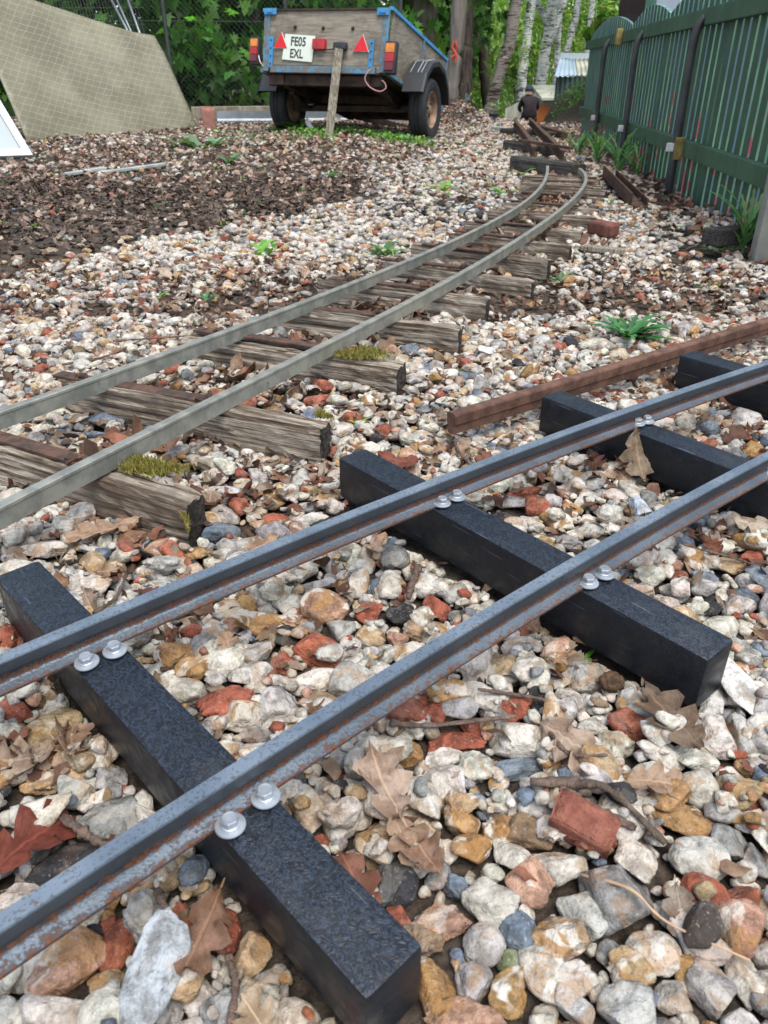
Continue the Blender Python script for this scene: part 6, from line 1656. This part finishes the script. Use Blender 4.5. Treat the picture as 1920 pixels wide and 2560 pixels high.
TWG = [([(975, 1777), (1080, 1770), (1296, 1752)], .0028, 'straight knobbly twig lying between the red and white stones'), ([(1330, 1923), (1446, 1930), (1530, 1960), (1680, 2050)], .0038, 'thick forked brown twig past the sleeper end'), ([(1406, 1940), (1475, 1977), (1600, 2032)], .0048, 'stout pale grey twig beside the broken brick'),
 ([(1463, 2134), (1580, 2205), (1683, 2262), (1897, 2350)], .0012, 'long thin straw stalk lying over the pale stones'), ([(382, 2180), (417, 2262), (503, 2353)], .0030, 'knotted olive twig beneath the near rail'), ([(145, 2010), (220, 2050), (295, 2093)], .0035, 'brown twig sticking out by the slag lump'), ([(226, 1504), (284, 1464), (307, 1402)], .0024, 'pale bent twig beside the upper black sleeper'),
 ([(1136, 1043), (1151, 1101), (1203, 1147)], .0026, 'brown twig running up to the end of the loose rail'), ([(1197, 1697), (1280, 1694), (1365, 1706), (1420, 1745)], .0018, 'thin twig over the stones inside the inner rail'), ([(1701, 1324), (1828, 1356), (1925, 1368)], .0017, 'wiry stem crossing the stones below the inner rail'), ([(1047, 1379), (1030, 1420), (1022, 1465)], .0045, 'short stubby twig beside the black sleeper'),
 ([(560, 2330), (580, 2420), (560, 2555)], .0028, 'reddish stalk below the brown leaf under the rail'), ([(280, 840), (360, 830), (540, 822)], .002, 'dark thin twig on the gravel behind the old track'), ([(150, 890), (260, 868), (390, 815)], .0025, 'brown stick on the gravel behind the outer old rail'), ([(1380, 1790), (1430, 1850), (1520, 1880)], .002, 'thin brown twig crossing a tan oak leaf')]
for a, b, c in TWG: twig(a, b, c, 'straw' if 'straw' in c else 'twig_bark')
plain('walnut', (.10, .06, .035), .85, 0, .5, 90, .004, .2); plain('white_shard', (.50, .49, .46), .8, 0, .2, 20, .002); plain('blue_white', (.30, .345, .38), .6, 0, .15, 60, .002)
p = at(1538, 1655, .02); r = np.random.RandomState(4); V, F = ico(4); rad = 1 + .05 * np.sin(V[:, 0] * 14 + 3 * V[:, 2]) + .05 * np.sin(V[:, 1] * 17 - 2 * V[:, 0]) + .03 * np.sin(V[:, 2] * 23)
o = link('walnut', mesh_np('walnut', V * rad[:, None] * np.array([.011, .0095, .0095]), F, [MAT['walnut']], True)); o.location = (p[0], p[1], surf(p[0], p[1], .01, 40) + .008); tag(o, 'dark wrinkled nut resting against the black sleeper', 'nut')
def flake(px, py, w, h, rot, tilt, label, rgba, k, name='stone_flake', cat='stone'):
    p = at(px, py, .02); D = depth(p); o = link(name, HI_ME[k]); o.location = (p[0], p[1], surf(p[0], p[1], .015, 75) + .003); o.rotation_euler = (tilt, .12, rot)
    o.scale = (w * .5 * D / FPX, h * .5 * D / FPX, .0075); o.color = (*rgba, .15); tag(o, label, cat)
flake(365, 2420, 150, 330, -.35, .25, 'flat pale blue-grey stone flake standing out below the near rail', (.40, .44, .47), 6)
flake(1855, 1665, 95, 240, .30, .3, 'chalky white broken flake beside the black sleeper end', (.66, .65, .62), 9)
flake(1800, 1690, 60, 150, -.4, .3, 'narrow white flake wedged at the black sleeper end', (.62, .61, .58), 12)
flake(1612, 1228, 56, 70, .2, .2, 'small blue-white tile chip between the rails', (.48, .55, .64), 18, 'tile_chip', 'tile')
flake(1218, 852, 50, 44, .5, .1, 'flat white chip on the ballast near a sleeper end', (.66, .68, .70), 0)
brick2 = at(1463, 2042, .012)
o = rough_brick('brick_fragment', (.046, .026, .024), 'brick', .09); o.location = (brick2[0], brick2[1], surf(brick2[0], brick2[1], .014, 50) + .003); o.rotation_euler = (.25, .12, -.55)
tag(o, 'squared pitted red brick piece beside a stout grey twig', 'brick fragment', 'broken brick pieces in the ballast')
